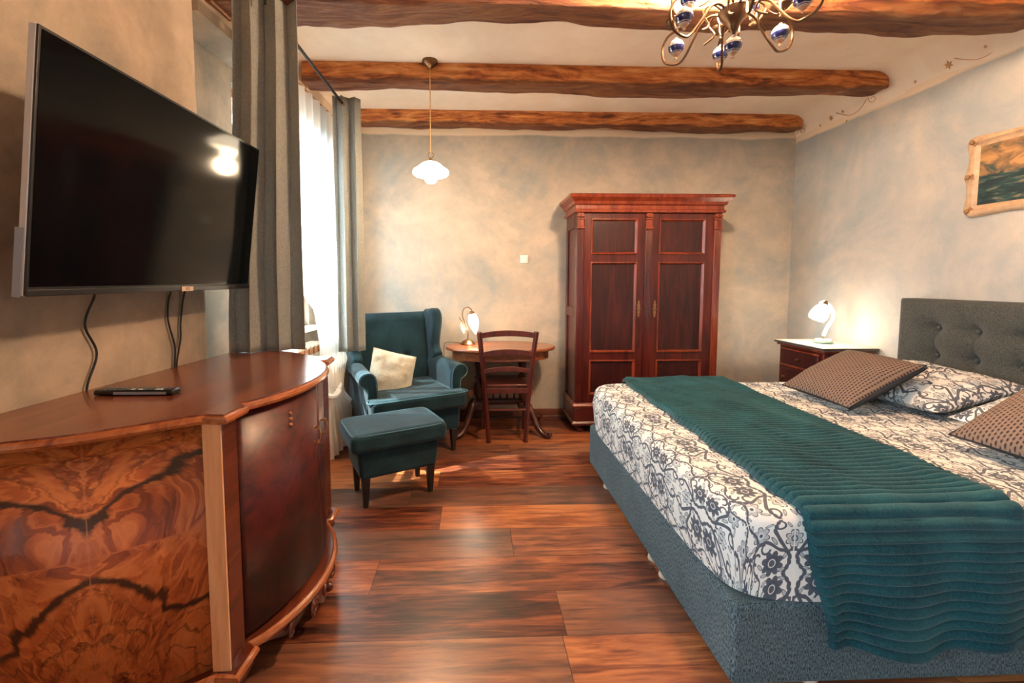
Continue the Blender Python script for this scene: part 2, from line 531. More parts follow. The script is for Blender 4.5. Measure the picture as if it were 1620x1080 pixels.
def glass_mat():
    m, nt, b = new_mat('window_glass')
    out = nt.nodes['Material Output']
    tr = nt.nodes.new('ShaderNodeBsdfTransparent'); tr.inputs[0].default_value = (0.95, 0.98, 0.98, 1)
    gl = nt.nodes.new('ShaderNodeBsdfGlossy'); gl.inputs['Roughness'].default_value = 0.02
    m2 = nt.nodes.new('ShaderNodeMixShader'); m2.inputs[0].default_value = 0.06
    nt.links.new(tr.outputs[0], m2.inputs[1]); nt.links.new(gl.outputs[0], m2.inputs[2])
    nt.links.new(m2.outputs[0], out.inputs[0])
    return m


M['glass'] = glass_mat()


def seascape():
    m, nt, b = new_mat('seascape_canvas')
    setc(b, rough=0.6)
    x, y, z = xyz(nt, coords(nt))
    v = coords(nt, 'Object', (1, 1, 1.8))
    n = noi(nt, v, 9, 6, 0.8, 0.6); n2 = noi(nt, coords(nt, 'Object', (1, 1, 5)), 9, 6, 0.8)
    sky = ramp(nt, n, [(0.38, (0.035, 0.065, 0.055)), (0.50, (0.24, 0.13, 0.055)), (0.62, (0.46, 0.24, 0.09))])
    sea = ramp(nt, n2, [(0.45, (0.006, 0.022, 0.026)), (0.56, (0.02, 0.06, 0.055)), (0.70, (0.30, 0.20, 0.11))])
    c = mixc(nt, lt(z + (n - 0.5) * 0.03, 0.0, 0.006), sky, sea)
    nt.links.new(c, b.inputs['Base Color'])
    bump(nt, b, n, 0.2, 0.003)
    return m


M['seascape'] = seascape()


# ------------------------------------------------------------------ mesh builder
def rotm(rx=0, ry=0, rz=0): return Euler((rx, ry, rz)).to_matrix()


class MB:
    def __init__(s): s.v = []; s.f = []; s.uv = {}; s.mi = []

    def add(s, vs, fs, mi=0, uvs=None):
        n = len(s.v)
        s.v += [tuple(q) for q in vs]
        if uvs:
            for i, q in enumerate(uvs): s.uv[n + i] = q
        s.f += [tuple(n + i for i in f) for f in fs]; s.mi += [mi] * len(fs)
        return s

    def box(s, c, d, rot=None, mi=0, taper=1.0):
        hx, hy, hz = d[0] / 2, d[1] / 2, d[2] / 2
        vs = []
        for z in (-hz, hz):
            k = taper if z < 0 else 1.0
            for x, y in ((-hx, -hy), (hx, -hy), (hx, hy), (-hx, hy)):
                p = Vector((x * k, y * k, z))
                if rot: p = rot @ p
                vs.append(p + Vector(c))
        return s.add(vs, [(3, 2, 1, 0), (4, 5, 6, 7), (0, 1, 5, 4), (1, 2, 6, 5), (2, 3, 7, 6), (3, 0, 4, 7)], mi)

    def b2(s, x0, x1, y0, y1, z0, z1, mi=0):
        return s.box(((x0 + x1) / 2, (y0 + y1) / 2, (z0 + z1) / 2), (x1 - x0, y1 - y0, z1 - z0), None, mi)

    def prism(s, poly, z0, z1, mi=0, fn=None):
        """polygon (counter-clockwise in xy) extruded in z; fn maps each point"""
        n = len(poly)
        vs = [Vector((x, y, z)) for z in (z0, z1) for x, y in poly]
        if fn: vs = [fn(q) for q in vs]
        fs = [tuple(range(n - 1, -1, -1)), tuple(range(n, 2 * n))] + [(i, (i + 1) % n, n + (i + 1) % n, n + i) for i in range(n)]
        return s.add(vs, fs, mi)

    def lathe(s, prof, c=(0, 0, 0), seg=24, rot=None, mi=0, lobes=0, lob=0.0):
        vs = []; fs = []
        for r, z in prof:
            for i in range(seg):
                a = 2 * pi * i / seg
                rr = max(r, 0.00005) * (1 + lob * (abs(cos(lobes * a / 2)) - 0.5) if lobes else 1)
                p = Vector((rr * cos(a), rr * sin(a), z))
                if rot: p = rot @ p
                vs.append(p + Vector(c))
        m = len(prof)
        for j in range(m - 1):
            for i in range(seg):
                k = (i + 1) % seg
                fs.append((j * seg + i, j * seg + k, (j + 1) * seg + k, (j + 1) * seg + i))
        fs.append(tuple(range(seg - 1, -1, -1))); fs.append(tuple((m - 1) * seg + i for i in range(seg)))
        return s.add(vs, fs, mi)

    def tube(s, pts, r, seg=10, mi=0, flat=1.0):
        pts = [Vector(p) for p in pts]; n = len(pts)
        rs = r if isinstance(r, (list, tuple)) else [r] * n
        vs = []; fs = []
        t0 = (pts[1] - pts[0]).normalized()
        nrm = t0.cross(Vector((0, 0, 1)))
        if nrm.length < 0.05: nrm = t0.cross(Vector((0, 1, 0)))
        nrm.normalize()
        for i, p in enumerate(pts):
            t = (pts[min(i + 1, n - 1)] - pts[max(i - 1, 0)]).normalized()
            nrm = (nrm - t * nrm.dot(t)).normalized()
            bn = t.cross(nrm)
            for k in range(seg):
                a = 2 * pi * k / seg
                vs.append(p + (nrm * cos(a) + bn * sin(a) * flat) * rs[i])
        for i in range(n - 1):
            for k in range(seg):
                q = (k + 1) % seg
                fs.append((i * seg + k, i * seg + q, (i + 1) * seg + q, (i + 1) * seg + k))
        fs.append(tuple(range(seg - 1, -1, -1))); fs.append(tuple((n - 1) * seg + i for i in range(seg)))
        return s.add(vs, fs, mi)

    def grid(s, fn, nu, nv, uvf=None, mi=0, closed_u=False):
        vs = []; uvs = []
        for j in range(nv + 1):
            for i in range(nu + 1):
                a, b = i / nu, j / nv
                vs.append(fn(a, b)); uvs.append(uvf(a, b) if uvf else (a, b))
        fs = [(j * (nu + 1) + i, j * (nu + 1) + i + 1, (j + 1) * (nu + 1) + i + 1, (j + 1) * (nu + 1) + i) for j in range(nv) for i in range(nu)]
        return s.add(vs, fs, mi, uvs)

    def xf(s, mat):
        s.v = [tuple(mat @ Vector(q)) for q in s.v]; return s

    def build(s, name, mats, parent=None, loc=(0, 0, 0), rot=(0, 0, 0), bevel=0, seg=3, smooth=True, subsurf=0, solid=0, fix=True):
        me = bpy.data.meshes.new(name)
        me.from_pydata(s.v, [], s.f)
        if s.uv:
            l = me.uv_layers.new(name='UVMap')
            for lp in me.loops: l.data[lp.index].uv = s.uv.get(lp.vertex_index, (0, 0))
        for m_ in (mats if isinstance(mats, (list, tuple)) else [mats]): me.materials.append(m_ if not isinstance(m_, str) else M[m_])
        for p, q in zip(me.polygons, s.mi): p.material_index = q
        if fix:
            bm = bmesh.new(); bm.from_mesh(me); bmesh.ops.recalc_face_normals(bm, faces=bm.faces); bm.to_mesh(me); bm.free()
        if smooth:
            me.shade_smooth()
            if not subsurf: me.set_sharp_from_angle(angle=R(38))
        o = bpy.data.objects.new(name, me)
        COL.objects.link(o)
        o.location = loc; o.rotation_euler = rot
        if parent: o.parent = parent
        if solid:
            md = o.modifiers.new('solid', 'SOLIDIFY'); md.thickness = solid; md.offset = 0
        if bevel:
            md = o.modifiers.new('bevel', 'BEVEL'); md.width = bevel; md.segments = seg; md.limit_method = 'ANGLE'; md.angle_limit = R(35)
            md.harden_normals = False
        if subsurf:
            md = o.modifiers.new('sub', 'SUBSURF'); md.levels = subsurf; md.render_levels = subsurf
        return o


def tag(o, label, cat, group=None):
    o['label'] = label; o['category'] = cat
    if group: o['group'] = group
    return o


def thing(name, label, cat, loc=(0, 0, 0), rz=0, group=None):
    o = bpy.data.objects.new(name, None); COL.objects.link(o)
    o.empty_display_size = 0.1
    o.location = loc; o.rotation_euler = (0, 0, rz)
    return tag(o, label, cat, group)


def struct(o): o['kind'] = 'structure'; return o


def copy_tree(o, label):
    """a thing with copies of its parts and their sub-parts"""
    def cp(q, par):
        c = q.copy(); COL.objects.link(c)
        if par: c.parent = par
        for ch in kids.get(q, []): cp(ch, c)
        return c
    kids = {}
    for q in list(COL.objects):
        if q.parent: kids.setdefault(q.parent, []).append(q)
    c = cp(o, None); c['label'] = label
    return c


def catmull(pts, n=8, closed=False):
    pts = [Vector(p) for p in pts]; out = []
    N = len(pts)
    rng = N if closed else N - 1
    for i in range(rng):
        p0 = pts[(i - 1) % N] if (closed or i > 0) else pts[0]; p1 = pts[i]; p2 = pts[(i + 1) % N]
        p3 = pts[(i + 2) % N] if (closed or i + 2 < N) else pts[-1]
        for k in range(n):
            t = k / n
            out.append(0.5 * ((2 * p1) + (p2 - p0) * t + (2 * p0 - 5 * p1 + 4 * p2 - p3) * t * t + (3 * p1 - p0 - 3 * p2 + p3) * t ** 3))
    if not closed: out.append(pts[-1])
    return out


# ================================================================== ROOM
XR, YB, YN, ZC = 2.98, 4.03, -2.2, 2.75
struct(MB().b2(-2.0, XR + .3, YN - .2, YB + .3, -0.08, 0).build('floor', 'floor', smooth=False))
struct(MB().b2(-2.0, XR + .3, YN - .2, YB + .3, ZC, ZC + .1).build('ceiling', 'ceiling', smooth=False))


def cove(name, mat, p0, p1, inward, r=0.13):
    """concave quarter curve between wall and ceiling from p0 to p1"""
    p0, p1, inw = Vector(p0), Vector(p1), Vector(inward)
    def fn(a, b):
        t = a * pi / 2
        q = p0.lerp(p1, b)
        d = r * (1 - cos(t)) ; h = r * (1 - sin(t))
        n_ = noise.noise(q * 1.7) * 0.012
        return q + inw * (d - 0.002 + (n_ if 0.1 < a < 0.95 else 0)) + Vector((0, 0, -h))
    return struct(MB().grid(fn, 8, 40).build(name, mat, fix=False))


wb = struct(MB().b2(-1.6, XR + .3, YB, YB + .3, 0, ZC).build('wall_back', 'plaster_back', smooth=False))
wr = struct(MB().b2(XR, XR + .3, YN, YB + .3, 0, ZC).build('wall_right', 'plaster_right', smooth=False))
wn = struct(MB().b2(-1.9, XR + .3, YN - .3, YN, 0, ZC).build('wall_near', 'plaster_right', smooth=False))
cove('trim_1', 'ceiling', (XR, YN, ZC), (XR, YB, ZC), (-1, 0, 0), 0.19)
cove('trim_2', 'ceiling', (-1.12, YB, ZC), (XR, YB, ZC), (0, -1, 0), 0.06)
cove('trim_3', 'ceiling', (wx(YN), YN, ZC), (wx(YB), YB, ZC), (1, 0, 0), 0.08)
# thin painted line, stars and scrolls on the cream band
line = MB().b2(-1.1, XR, YB - 0.003, YB + 0.001, 2.655, 2.659).build('painted_line', 'paint_orange', wb, smooth=False)


def star(c, r, normal, par, n=6):
    nrm = Vector(normal); up = Vector((0, 0, 1)); up = (up - nrm * up.dot(nrm)).normalized(); rt = nrm.cross(up)
    poly = []
    for k in range(2 * n):
        a = pi * k / n; q = r if k % 2 == 0 else r * 0.4
        poly.append((q * sin(a), q * cos(a)))
    MB().prism(poly, 0, 0.003, fn=lambda q: Vector(c) + rt * q.x + up * q.y + nrm * q.z).build('painted_star', 'paint_orange', par, smooth=False)


def on_cove(y, t):
    r = 0.19
    return Vector((XR - r * (1 - cos(t)) - 0.001, y, ZC - r * (1 - sin(t)))), Vector((-cos(t), 0, -sin(t)))


for y, t, r in ((2.93, .35, .012), (2.72, .4, .028), (2.52, .45, .012), (3.62, .4, .022), (3.74, .3, .012), (3.5, .45, .012), (3.48, .0, .01), (2.0, .35, .025)):
    p_, n_ = on_cove(y, t); star(p_, r, n_, wr)
for yc in (3.93, 3.24, 2.36):
    pts = []
    for k in range(28):
        a = k / 27
        if a < 0.5:
            ang = a * 2 * 2.4 * pi; rr = 0.012 + 0.022 * a * 2
            pts.append((yc + rr * cos(ang), 0.42 + rr * sin(ang) * 4.5))
        else:
            b_ = (a - 0.5) * 2
            pts.append((yc + 0.04 + 0.28 * b_, 0.42 + 0.10 - 0.35 * sin(pi * b_)))
    P3 = []
    for y, t in pts:
        if y < YB - 0.01:
            p_, n_ = on_cove(min(y, YB - .01), max(0.02, t)); P3.append(p_)
    if len(P3) > 3: MB().tube(P3, 0.0022, 6).build('painted_scroll', 'paint_orange', wr)

# window wall, slightly slanted, with a niche for the window
wl = MB()


def W_(d, y, z): return Vector((wx(y) - d, y, z))


def wbox(mb, d0, d1, y0, y1, z0, z1, mi=0):
    vs = [W_(d, y, z) for z in (z0, z1) for d, y in ((d0, y0), (d0, y1), (d1, y1), (d1, y0))]
    return mb.add(vs, [(3, 2, 1, 0), (4, 5, 6, 7), (0, 1, 5, 4), (1, 2, 6, 5), (2, 3, 7, 6), (3, 0, 4, 7)], mi)


NY0, NY1 = 2.13, 3.66
wbox(wl, 0, .5, YN, -1.5, 0, ZC); wbox(wl, 0, .5, -1.5, -0.15, 0, .85); wbox(wl, 0, .5, -1.5, -0.15, 2.35, ZC)
poly = [(0, -0.15), (0.5, -0.15), (0.5, NY0), (0.07, NY0)] + [(0.07 - 0.07 * sin(k * pi / 12), NY0 - 0.07 + 0.07 * cos(k * pi / 12)) for k in range(1, 7)]
wl.prism(poly, 0, ZC, fn=lambda q: W_(q.x, q.y, q.z))
wbox(wl, 0, .5, NY0 - .01, NY1 + .01, 2.52, ZC)
wbox(wl, .19, .5, NY0, 2.66, 0, 2.52); wbox(wl, .19, .5, 3.58, NY1, 0, 2.52)
wbox(wl, .19, .5, 2.66, 3.58, 0, .93); wbox(wl, .19, .5, 2.66, 3.58, 2.44, 2.52)
wbox(wl, 0, .5, NY1, YB + .2, 0, ZC)
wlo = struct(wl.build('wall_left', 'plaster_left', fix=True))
for y, z, r in ((2.62, 2.66, .03), (2.95, 2.65, .014), (3.2, 2.66, .028), (2.45, 2.64, .015)):
    star(W_(-0.001, y, z), r, (1, 0, 0), wlo)

# windows: frame, sash bars, panes
def window(name, y0, y1, z0, z1, d, mullions, bars):
    f = MB(); t = 0.05
    wbox(f, d, d + .06, y0, y0 + t, z0, z1); wbox(f, d, d + .06, y1 - t, y1, z0, z1)
    wbox(f, d, d + .06, y0, y1, z0, z0 + t); wbox(f, d, d + .06, y0, y1, z1 - t, z1)
    for m_ in mullions: wbox(f, d + .005, d + .055, m_ - .03, m_ + .03, z0, z1)
    for b_ in bars: wbox(f, d + .005, d + .055, y0, y1, b_ - .015, b_ + .015)
    r = struct(f.build(name, 'window_wood', bevel=0.004, seg=2, smooth=False))
    g = MB(); wbox(g, d + .028, d + .032, y0 + .02, y1 - .02, z0 + .02, z1 - .02)
    g.build('window_glass', 'glass', r, smooth=False)
    s = MB(); wbox(s, d - .14, d + .01, y0 - .02, y1 + .02, z0 - .035, z0)
    s.build('window_sill', 'window_white', r, bevel=0.006, smooth=False)
    return r


w1 = window('window_1', 2.66, 3.58, .93, 2.44, .24, (3.12,), (1.22,))
window('window_added', -1.5, -0.15, .85, 2.35, .24, (-0.825,), (1.5,))  # unseen window added behind the camera to bring in more daylight

# dark ground outside the window
M['ground'] = simple('ground_dark', (0.012, 0.020, 0.021), 0.95, var=0.6, vscale=0.8)
struct(MB().b2(-40, -2.4, -25, 30, -.7, -.6).build('ground', 'ground', smooth=False))

# baseboards
bb = MB()
bb.b2(-1.1, XR, YB - .018, YB, 0, .085).b2(-1.1, XR, YB - .024, YB, 0, .02)
struct(bb.build('baseboard_back', 'baseboard', bevel=.004, seg=2))
bb = MB(); wbox(bb, -0.018, 0, NY1, YB, 0, .085)
struct(bb.build('baseboard_left', 'baseboard', bevel=.004, seg=2))
struct(MB().b2(XR - .018, XR, YN, YB, 0, .085).build('baseboard_right', 'baseboard', bevel=.004, seg=2))


# ------------------------------------------------------------------ rough-hewn beams
def beam(y0, y1, z0, seed, label, x0=-1.35, x1=XR - 0.06):
    nu, nv = 320, 48
    cy, hy = (y0 + y1) / 2, (y1 - y0) / 2
    cz, hz = (z0 + ZC + 0.02) / 2, (ZC + 0.02 - z0) / 2
    def fn(a, b):
        x = x0 + (x1 - x0) * a
        t = 2 * pi * b
        c, s_ = cos(t), sin(t)
        e = 0.17
        y = (abs(c) ** e) * (1 if c > 0 else -1) * hy; z = (abs(s_) ** e) * (1 if s_ > 0 else -1) * hz
        end = min(1, max(0, (x1 - x) / 0.10)); end = sqrt(max(0, 1 - (1 - end) ** 2)) * 0.25 + 0.75 if x1 - x < .1 else 1
        q = Vector((x * 1.1 + seed, y * 6, z * 6))
        n_ = noise.noise(q) * 0.030 + noise.noise(q * 3.1) * 0.016 + noise.noise(q * 8.3) * 0.006 + noise.noise(Vector((x * 0.6 + seed, 3, 1))) * 0.018 + noise.noise(Vector((x * 7, y * 30, z * 30))) * .003
        k = 1 + n_ / 0.08 * (0.8 if z < hz * .5 else 0.2)
        return Vector((x, cy + y * k * end, cz + (z * k * end if z < 0 else z)))
    mb = MB().grid(fn, nu, nv)
    mb.add([fn(0, b / 48) for b in range(48)], [tuple(range(48))])
    mb.add([fn(1, b / 48) for b in range(48)], [tuple(range(47, -1, -1))])
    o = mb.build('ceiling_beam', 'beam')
    tag(o, label, 'beam', 'rough-hewn ceiling beams'); o['kind'] = 'thing'
    return o


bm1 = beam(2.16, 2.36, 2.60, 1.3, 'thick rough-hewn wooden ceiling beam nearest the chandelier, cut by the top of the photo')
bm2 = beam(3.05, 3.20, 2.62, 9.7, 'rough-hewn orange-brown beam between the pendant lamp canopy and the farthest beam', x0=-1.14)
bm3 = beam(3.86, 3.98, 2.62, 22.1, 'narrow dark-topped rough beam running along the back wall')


# ================================================================== BED
BX0, BX1, BY0, BY1 = 0.80, 2.84, 1.25, 2.94
bed = thing('bed', 'wide grey-teal upholstered box-spring bed with buttoned headboard against the right wall', 'bed', (0, 0, 0))
bs = MB().b2(BX0, BX1, BY0, BY1, 0.03, 0.30)
bs.build('bed_base', 'base_fabric', bed, bevel=0.018, seg=4)
for x in (BX0 + .035, 1.8):
    for y in (BY0 + .05, 1.80, 1.92, 2.62):
        MB().lathe([(0.026, 0.0), (0.028, 0.004), (0.022, 0.035)], (x if y > 1.5 else x + .25, y, 0), 16).build('leg', 'pale_leg', bed)
# headboard, tufted
HX = 2.86; hy0, hy1, hz1 = 1.22, 2.825, 1.175
btn = [(y, z) for z in (1.0, .83, .66) for y in (2.60, 2.385, 2.17, 1.955, 1.74, 1.525)]


def hb(a, b):
    y = hy0 + (hy1 - hy0) * a; z = 0.05 + (hz1 - 0.05) * b
    d = 0
    for (by, bz) in btn:
        r2 = (y - by) ** 2 + (z - bz) ** 2
        d += 0.036 * exp(-r2 / 0.0010) + 0.026 * exp(-r2 / 0.0060)
    for (by, bz) in btn:
        if z < 1.0 and z > .66: d += 0.012 * exp(-((y - by) / 0.013) ** 2) / 3
    for bz in (1.0, .83, .66): d += 0.004 * exp(-((z - bz) / 0.012) ** 2) if 1.5 < y < 2.62 else 0
    ed = min((y - hy0), (hy1 - y), (hz1 - z)); e = 0.03 * max(0, 1 - ed / 0.03) ** 2
    return Vector((HX - 0.02 + min(d, .065) + e, y, z))


hbm = MB().grid(hb, 150, 90)
hbm.add([(HX + .01, hy0, .05), (HX + .01, hy1, .05), (HX + .01, hy1, hz1), (HX + .01, hy0, hz1), (XR - .002, hy0, .05), (XR - .002, hy1, .05), (XR - .002, hy1, hz1), (XR - .002, hy0, hz1)],
        [(0, 1, 5, 4), (1, 2, 6, 5), (2, 3, 7, 6), (3, 0, 4, 7), (4, 5, 6, 7)])
hbo = hbm.build('headboard', 'headboard', bed, fix=False)
for by, bz in btn[:12]:
    MB().lathe([(0.0, -.006), (0.010, -.004), (0.012, 0), (0.008, .004), (0, .005)], (HX + 0.030, by, bz), 14, rotm(0, R(-90), 0)).build('button', 'headboard', hbo)
# mattress in a printed cover: own object with local origin at its top so the print unfolds over the edges
ZT = 0.592
mat_o = MB()
mx, my, mz = (BX1 - BX0 + .02) / 2, (BY1 - BY0 + .02) / 2, (ZT - .295)
NU, NV = 60, 50


def mattress():
    cx, cy = (BX0 + BX1) / 2, (BY0 + BY1) / 2
    prof = [(0.985, -mz), (1.0, -mz + .015), (1.004, -mz * .6), (1.004, -mz * .35)] + [(None, k) for k in range(1, 8)]
    rings = []
    r = 0.055
    per = 220
    def outline(inset, z, wav=0):
        pts = []
        hx, hy = mx - inset, my - inset; cr = max(.01, 0.10 - inset * .5)
        for k in range(per):
            t = k / per * 4
            side = int(t); f = t - side
            # straight sides with round corners, walked by angle
            a = 2 * pi * k / per
            c, s_ = cos(a), sin(a); e = 0.16
            x = (abs(c) ** e) * (1 if c > 0 else -1) * hx; y = (abs(s_) ** e) * (1 if s_ > 0 else -1) * hy
            w = noise.noise(Vector((x * 5, y * 5, z * 6))) * wav
            pts.append(Vector((cx + x * (1 + w / hx), cy + y * (1 + w / hy), ZT + z + (noise.noise(Vector((x * 7, y * 7, 2))) * .012 if z <= -mz + .001 else 0))))
        return pts
    rings.append(outline(0.03, -mz)); rings.append(outline(0.004, -mz + .012, .006)); rings.append(outline(-0.008, -mz * .7, .020)); rings.append(outline(-0.008, -mz * .4, .018))
    for k in range(8):
        a = k / 7 * pi / 2
        rings.append(outline(-0.004 + r * (1 - cos(a)), -r + r * sin(a), .008 * (1 - k / 7)))
    return rings


rings = mattress()
mb = MB()
per = len(rings[0])
vs = [p for rg in rings for p in rg]
fs = []
for j in range(len(rings) - 1):
    for i in range(per): fs.append((j * per + i, j * per + (i + 1) % per, (j + 1) * per + (i + 1) % per, (j + 1) * per + i))
fs.append(tuple((len(rings) - 1) * per + i for i in range(per))); fs.append(tuple(range(per - 1, -1, -1)))
mb.add([q - Vector((0.83, 1.42, ZT)) for q in vs], fs)
mb.build('mattress', 'damask', bed, loc=(0.83, 1.42, ZT))


# throw
def throw():
    zt = ZT + .006; r = .05
    yN, yF = BY0 - .025, BY1 + .025
    Ltop = (yF - yN) - 2 * r; Lc = r * pi / 2; hang = .36
    total = hang * 2 + 2 * Lc + Ltop
    rib = .030
    nrib = int(total / rib); nv = nrib * 12
    def path(d):
        if d < hang: return yN, zt - r - (hang - d), (-1, 0)
        d -= hang
        if d < Lc: a = d / r; return yN + r - r * cos(a), zt - r + r * sin(a), (-cos(a), sin(a))
        d -= Lc
        if d < Ltop: return yN + r + d, zt, (0, 1)
        d -= Ltop
        if d < Lc: a = d / r; return yF - r + r * sin(a), zt - r + r * cos(a), (sin(a), cos(a))
        d -= Lc
        return yF, zt - r - d, (1, 0)
    NS = 64
    def fn(a, b):
        d = b * total
        y, z, (ny, nz) = path(d)
        fr = d / total
        # edges: slightly skewed strip
        xl = 1.075 - (0.10 * min(1, max(0, (1 - fr * 1.25)))) + 0.008 * sin(d * 17)
        xl = 0.985 + 0.04 * max(0, min(1, (y - yN) / (yF - yN))) + (0.20 * max(0, (hang - d)) if d < hang else 0) + .006 * sin(d * 19)
        xr = 1.665 + 0.08 * max(0, min(1, (y - yN) / (yF - yN))) + (0.5 * max(0, hang - d) if d < hang else 0)
        # cross-section: edge tucked under, thickness
        h = 0.034
        if a < .04: s = 0.0; off = h * a / .04 * .5; s = .012 * (1 - a / .04)
        elif a > .96: s = 0; off = h * (1 - a) / .04 * .5
        else: off = None
        aa = min(1, max(0, (a - .02) / .96))
        edge = min(aa, 1 - aa) * (xr - xl)
        off = h * sqrt(max(0, 1 - max(0, 1 - edge / .022) ** 2))
        x = xl + (xr - xl) * aa
        ribp = abs(sin(pi * (d / rib + .18 * noise.noise(Vector((x * 3, d * 2, 0)))))) ** .6
        off = off * (0.42 + 0.58 * ribp) if off > 0 else 0
        wav = (noise.noise(Vector((x * 4, y * 3, 1))) * .010 + .010 * max(0, noise.noise(Vector((x * 9 + y * 3, y * 2.2, 5))))) if nz > .5 else 0
        if d < hang:   # hanging folds
            k = (hang - d) / hang
            fold = .5 + .5 * sin((x - 1.0) * 24 + 1.0 + noise.noise(Vector((x * 3, 0, 2))) * 3)
            wav = k * .040 * fold + .008
            z += k * k * .022 * (sin((x - 1.0) * 13 + .3) * .7) - .0 * k
        return Vector((x, y + ny * (off + wav), z + nz * (off + wav)))
    return MB().grid(fn, NS, nv)


o = throw().build('throw_blanket', 'throw', fix=False)
tag(o, 'dark teal ribbed plush throw laid across the foot half of the bed', 'blanket')


# pillows
def pillow(w, d, h, seed=0, n=44, pinch=0.06, mi2=None, wr=.010):
    mb = MB()
    for sgn in (1, -1):
        def fn(a, b, sgn=sgn):
            u, v = a * 2 - 1, b * 2 - 1
            k = 1 - pinch * (1 - abs(u * v) ** 1.2) * (abs(u) ** 6 + abs(v) ** 6) * .8
            prof = max(0, (1 - abs(u) ** 2.4)) ** .55 * max(0, (1 - abs(v) ** 2.4)) ** .55
            x, y = u * w / 2 * (1 - pinch * (1 - v * v) * abs(u) ** 3 * .6), v * d / 2 * (1 - pinch * (1 - u * u) * abs(v) ** 3 * .6)
            z = sgn * h / 2 * prof + noise.noise(Vector((x * 9 + seed, y * 9, seed))) * wr * prof + noise.noise(Vector((x * 22 + seed, y * 22, seed))) * wr * .4 * prof
            return Vector((x, y, z))
        mb.grid(fn, n, n, mi=(0 if sgn > 0 or mi2 is None else 1))
    return mb


def seam(w, d, pinch, r, mat, par):
    pts = []
    for k in range(81):
        t = k / 80 * 4; s_ = int(t) % 4; f = (t - int(t)) * 2 - 1
        u, v = ((f, -1), (1, f), (-f, 1), (-1, -f))[s_]
        pts.append((u * w / 2 * (1 - pinch * (1 - v * v) * abs(u) ** 3 * .6), v * d / 2 * (1 - pinch * (1 - u * u) * abs(v) ** 3 * .6), 0))
    return MB().tube(pts, r, 6).build('piping', mat, par)


def place(o, c, ux, uy):
    ux = Vector(ux).normalized(); uy = Vector(uy); uz = ux.cross(uy).normalized(); uy = uz.cross(ux)
    m = Matrix((ux, uy, uz)).transposed().to_4x4(); m.translation = Vector(c)
    o.matrix_world = m
    return o


cw = .47
p1 = place(pillow(cw, .47, .15, 3, mi2=1).build('cushion', ['woven', 'black_cloth']), (2.145, 2.40, .745), (.42, .01, .22), (-.03, .45, 0))
tag(p1, 'tan woven cushion with black back leaning towards the bedside lamp', 'cushion', 'tan woven cushions on the bed')
seam(cw, .47, .06, .0035, 'black_cloth', p1)
def gusset(par):
    pts = [(-cw / 2 + cw * k / 24, -.47 / 2 * (1 - .036 * (1 - (k / 12 - 1) ** 2)) + .002, -.012) for k in range(25)]
    return MB().tube(pts, [.004 + .013 * sin(pi * min(1, max(0, k / 24))) ** .6 for k in range(25)], 10).build('gusset', 'black_cloth', par)
gusset(p1)
p2 = place(pillow(cw, .47, .15, 8, mi2=1).build('cushion', ['woven', 'black_cloth']), (2.20, 1.49, .765), (.42, .01, .245), (-.03, .45, 0))
tag(p2, 'tan woven cushion with dark dotted weave cut off by the right edge of the photo', 'cushion', 'tan woven cushions on the bed')
seam(cw, .47, .06, .0035, 'black_cloth', p2)
gusset(p2)
f1 = place(pillow(.50, .66, .17, 13, wr=.02).build('pillow', 'damask'), (2.53, 2.37, .705), (.42, .0, .10), (-.04, .6, 0))
tag(f1, 'printed floral pillow lying behind the farther woven cushion below the headboard', 'pillow', 'blue and cream floral pillows')
f2 = place(pillow(.50, .74, .17, 17, wr=.02).build('pillow', 'damask'), (2.50, 1.60, .715), (.42, .0, .12), (.02, .6, 0))
tag(f2, 'printed floral pillow mostly hidden behind the nearer woven cushion', 'pillow', 'blue and cream floral pillows')

# ================================================================== WARDROBE
WX0, WX1, WYF, WYB = 0.845, 2.06, 3.60, 3.995
wd = thing('wardrobe', 'tall antique mahogany two-door wardrobe with moulded cornice against the back wall', 'wardrobe', ((WX0 + WX1) / 2, (WYF + WYB) / 2, 0))
ox, oy = wd.location.x, wd.location.y


def L(mb): return mb.xf(Matrix.Translation((-ox, -oy, 0)))


cz0, cz1 = .10, 1.86
L(MB().b2(WX0 + .012, WX1 - .012, WYF + .02, WYB, cz0, cz1)).build('carcass', 'mahogany', wd, bevel=.003, seg=2)
# side panels (framed) on the visible left side
sd = MB()
for y0, y1, z0, z1 in ((WYF + .02, WYF + .075, cz0, cz1), (WYB - .055, WYB, cz0, cz1), (WYF + .05, WYB - .04, cz1 - .13, cz1), (WYF + .05, WYB - .04, .98, 1.06), (WYF + .05, WYB - .04, cz0, .25)):
    sd.b2(WX0, WX0 + .014, y0, y1, z0, z1)
L(sd).build('side_frame', 'mahogany', wd, bevel=.003, seg=2)
# cornice as a mitred profile around three sides
prof = [(0.0, 1.845), (.022, 1.850), (.024, 1.868), (.012, 1.876), (.012, 1.905), (.028, 1.915), (.034, 1.935), (.065, 1.965), (.072, 1.985), (.060, 1.993), (.0, 1.995)]


def swept(prof, x0, x1, yf, yb, name, mat, par):
    mb = MB(); n = len(prof)
    pts = []
    for o_, z in prof:
        pts += [(x0 - o_, yb, z), (x0 - o_, yf - o_, z), (x1 + o_, yf - o_, z), (x1 + o_, yb, z)]
    fs = []
    for i in range(n - 1):
        for k in range(3): fs.append((i * 4 + k, i * 4 + k + 1, i * 4 + 4 + k + 1, i * 4 + 4 + k))
        fs.append((i * 4 + 3, i * 4, i * 4 + 4, i * 4 + 7))
    fs.append(tuple(range(4))); fs.append(tuple((n - 1) * 4 + k for k in range(4)))
    mb.add(pts, fs)
    return L(mb).build(name, mat, par, smooth=False)


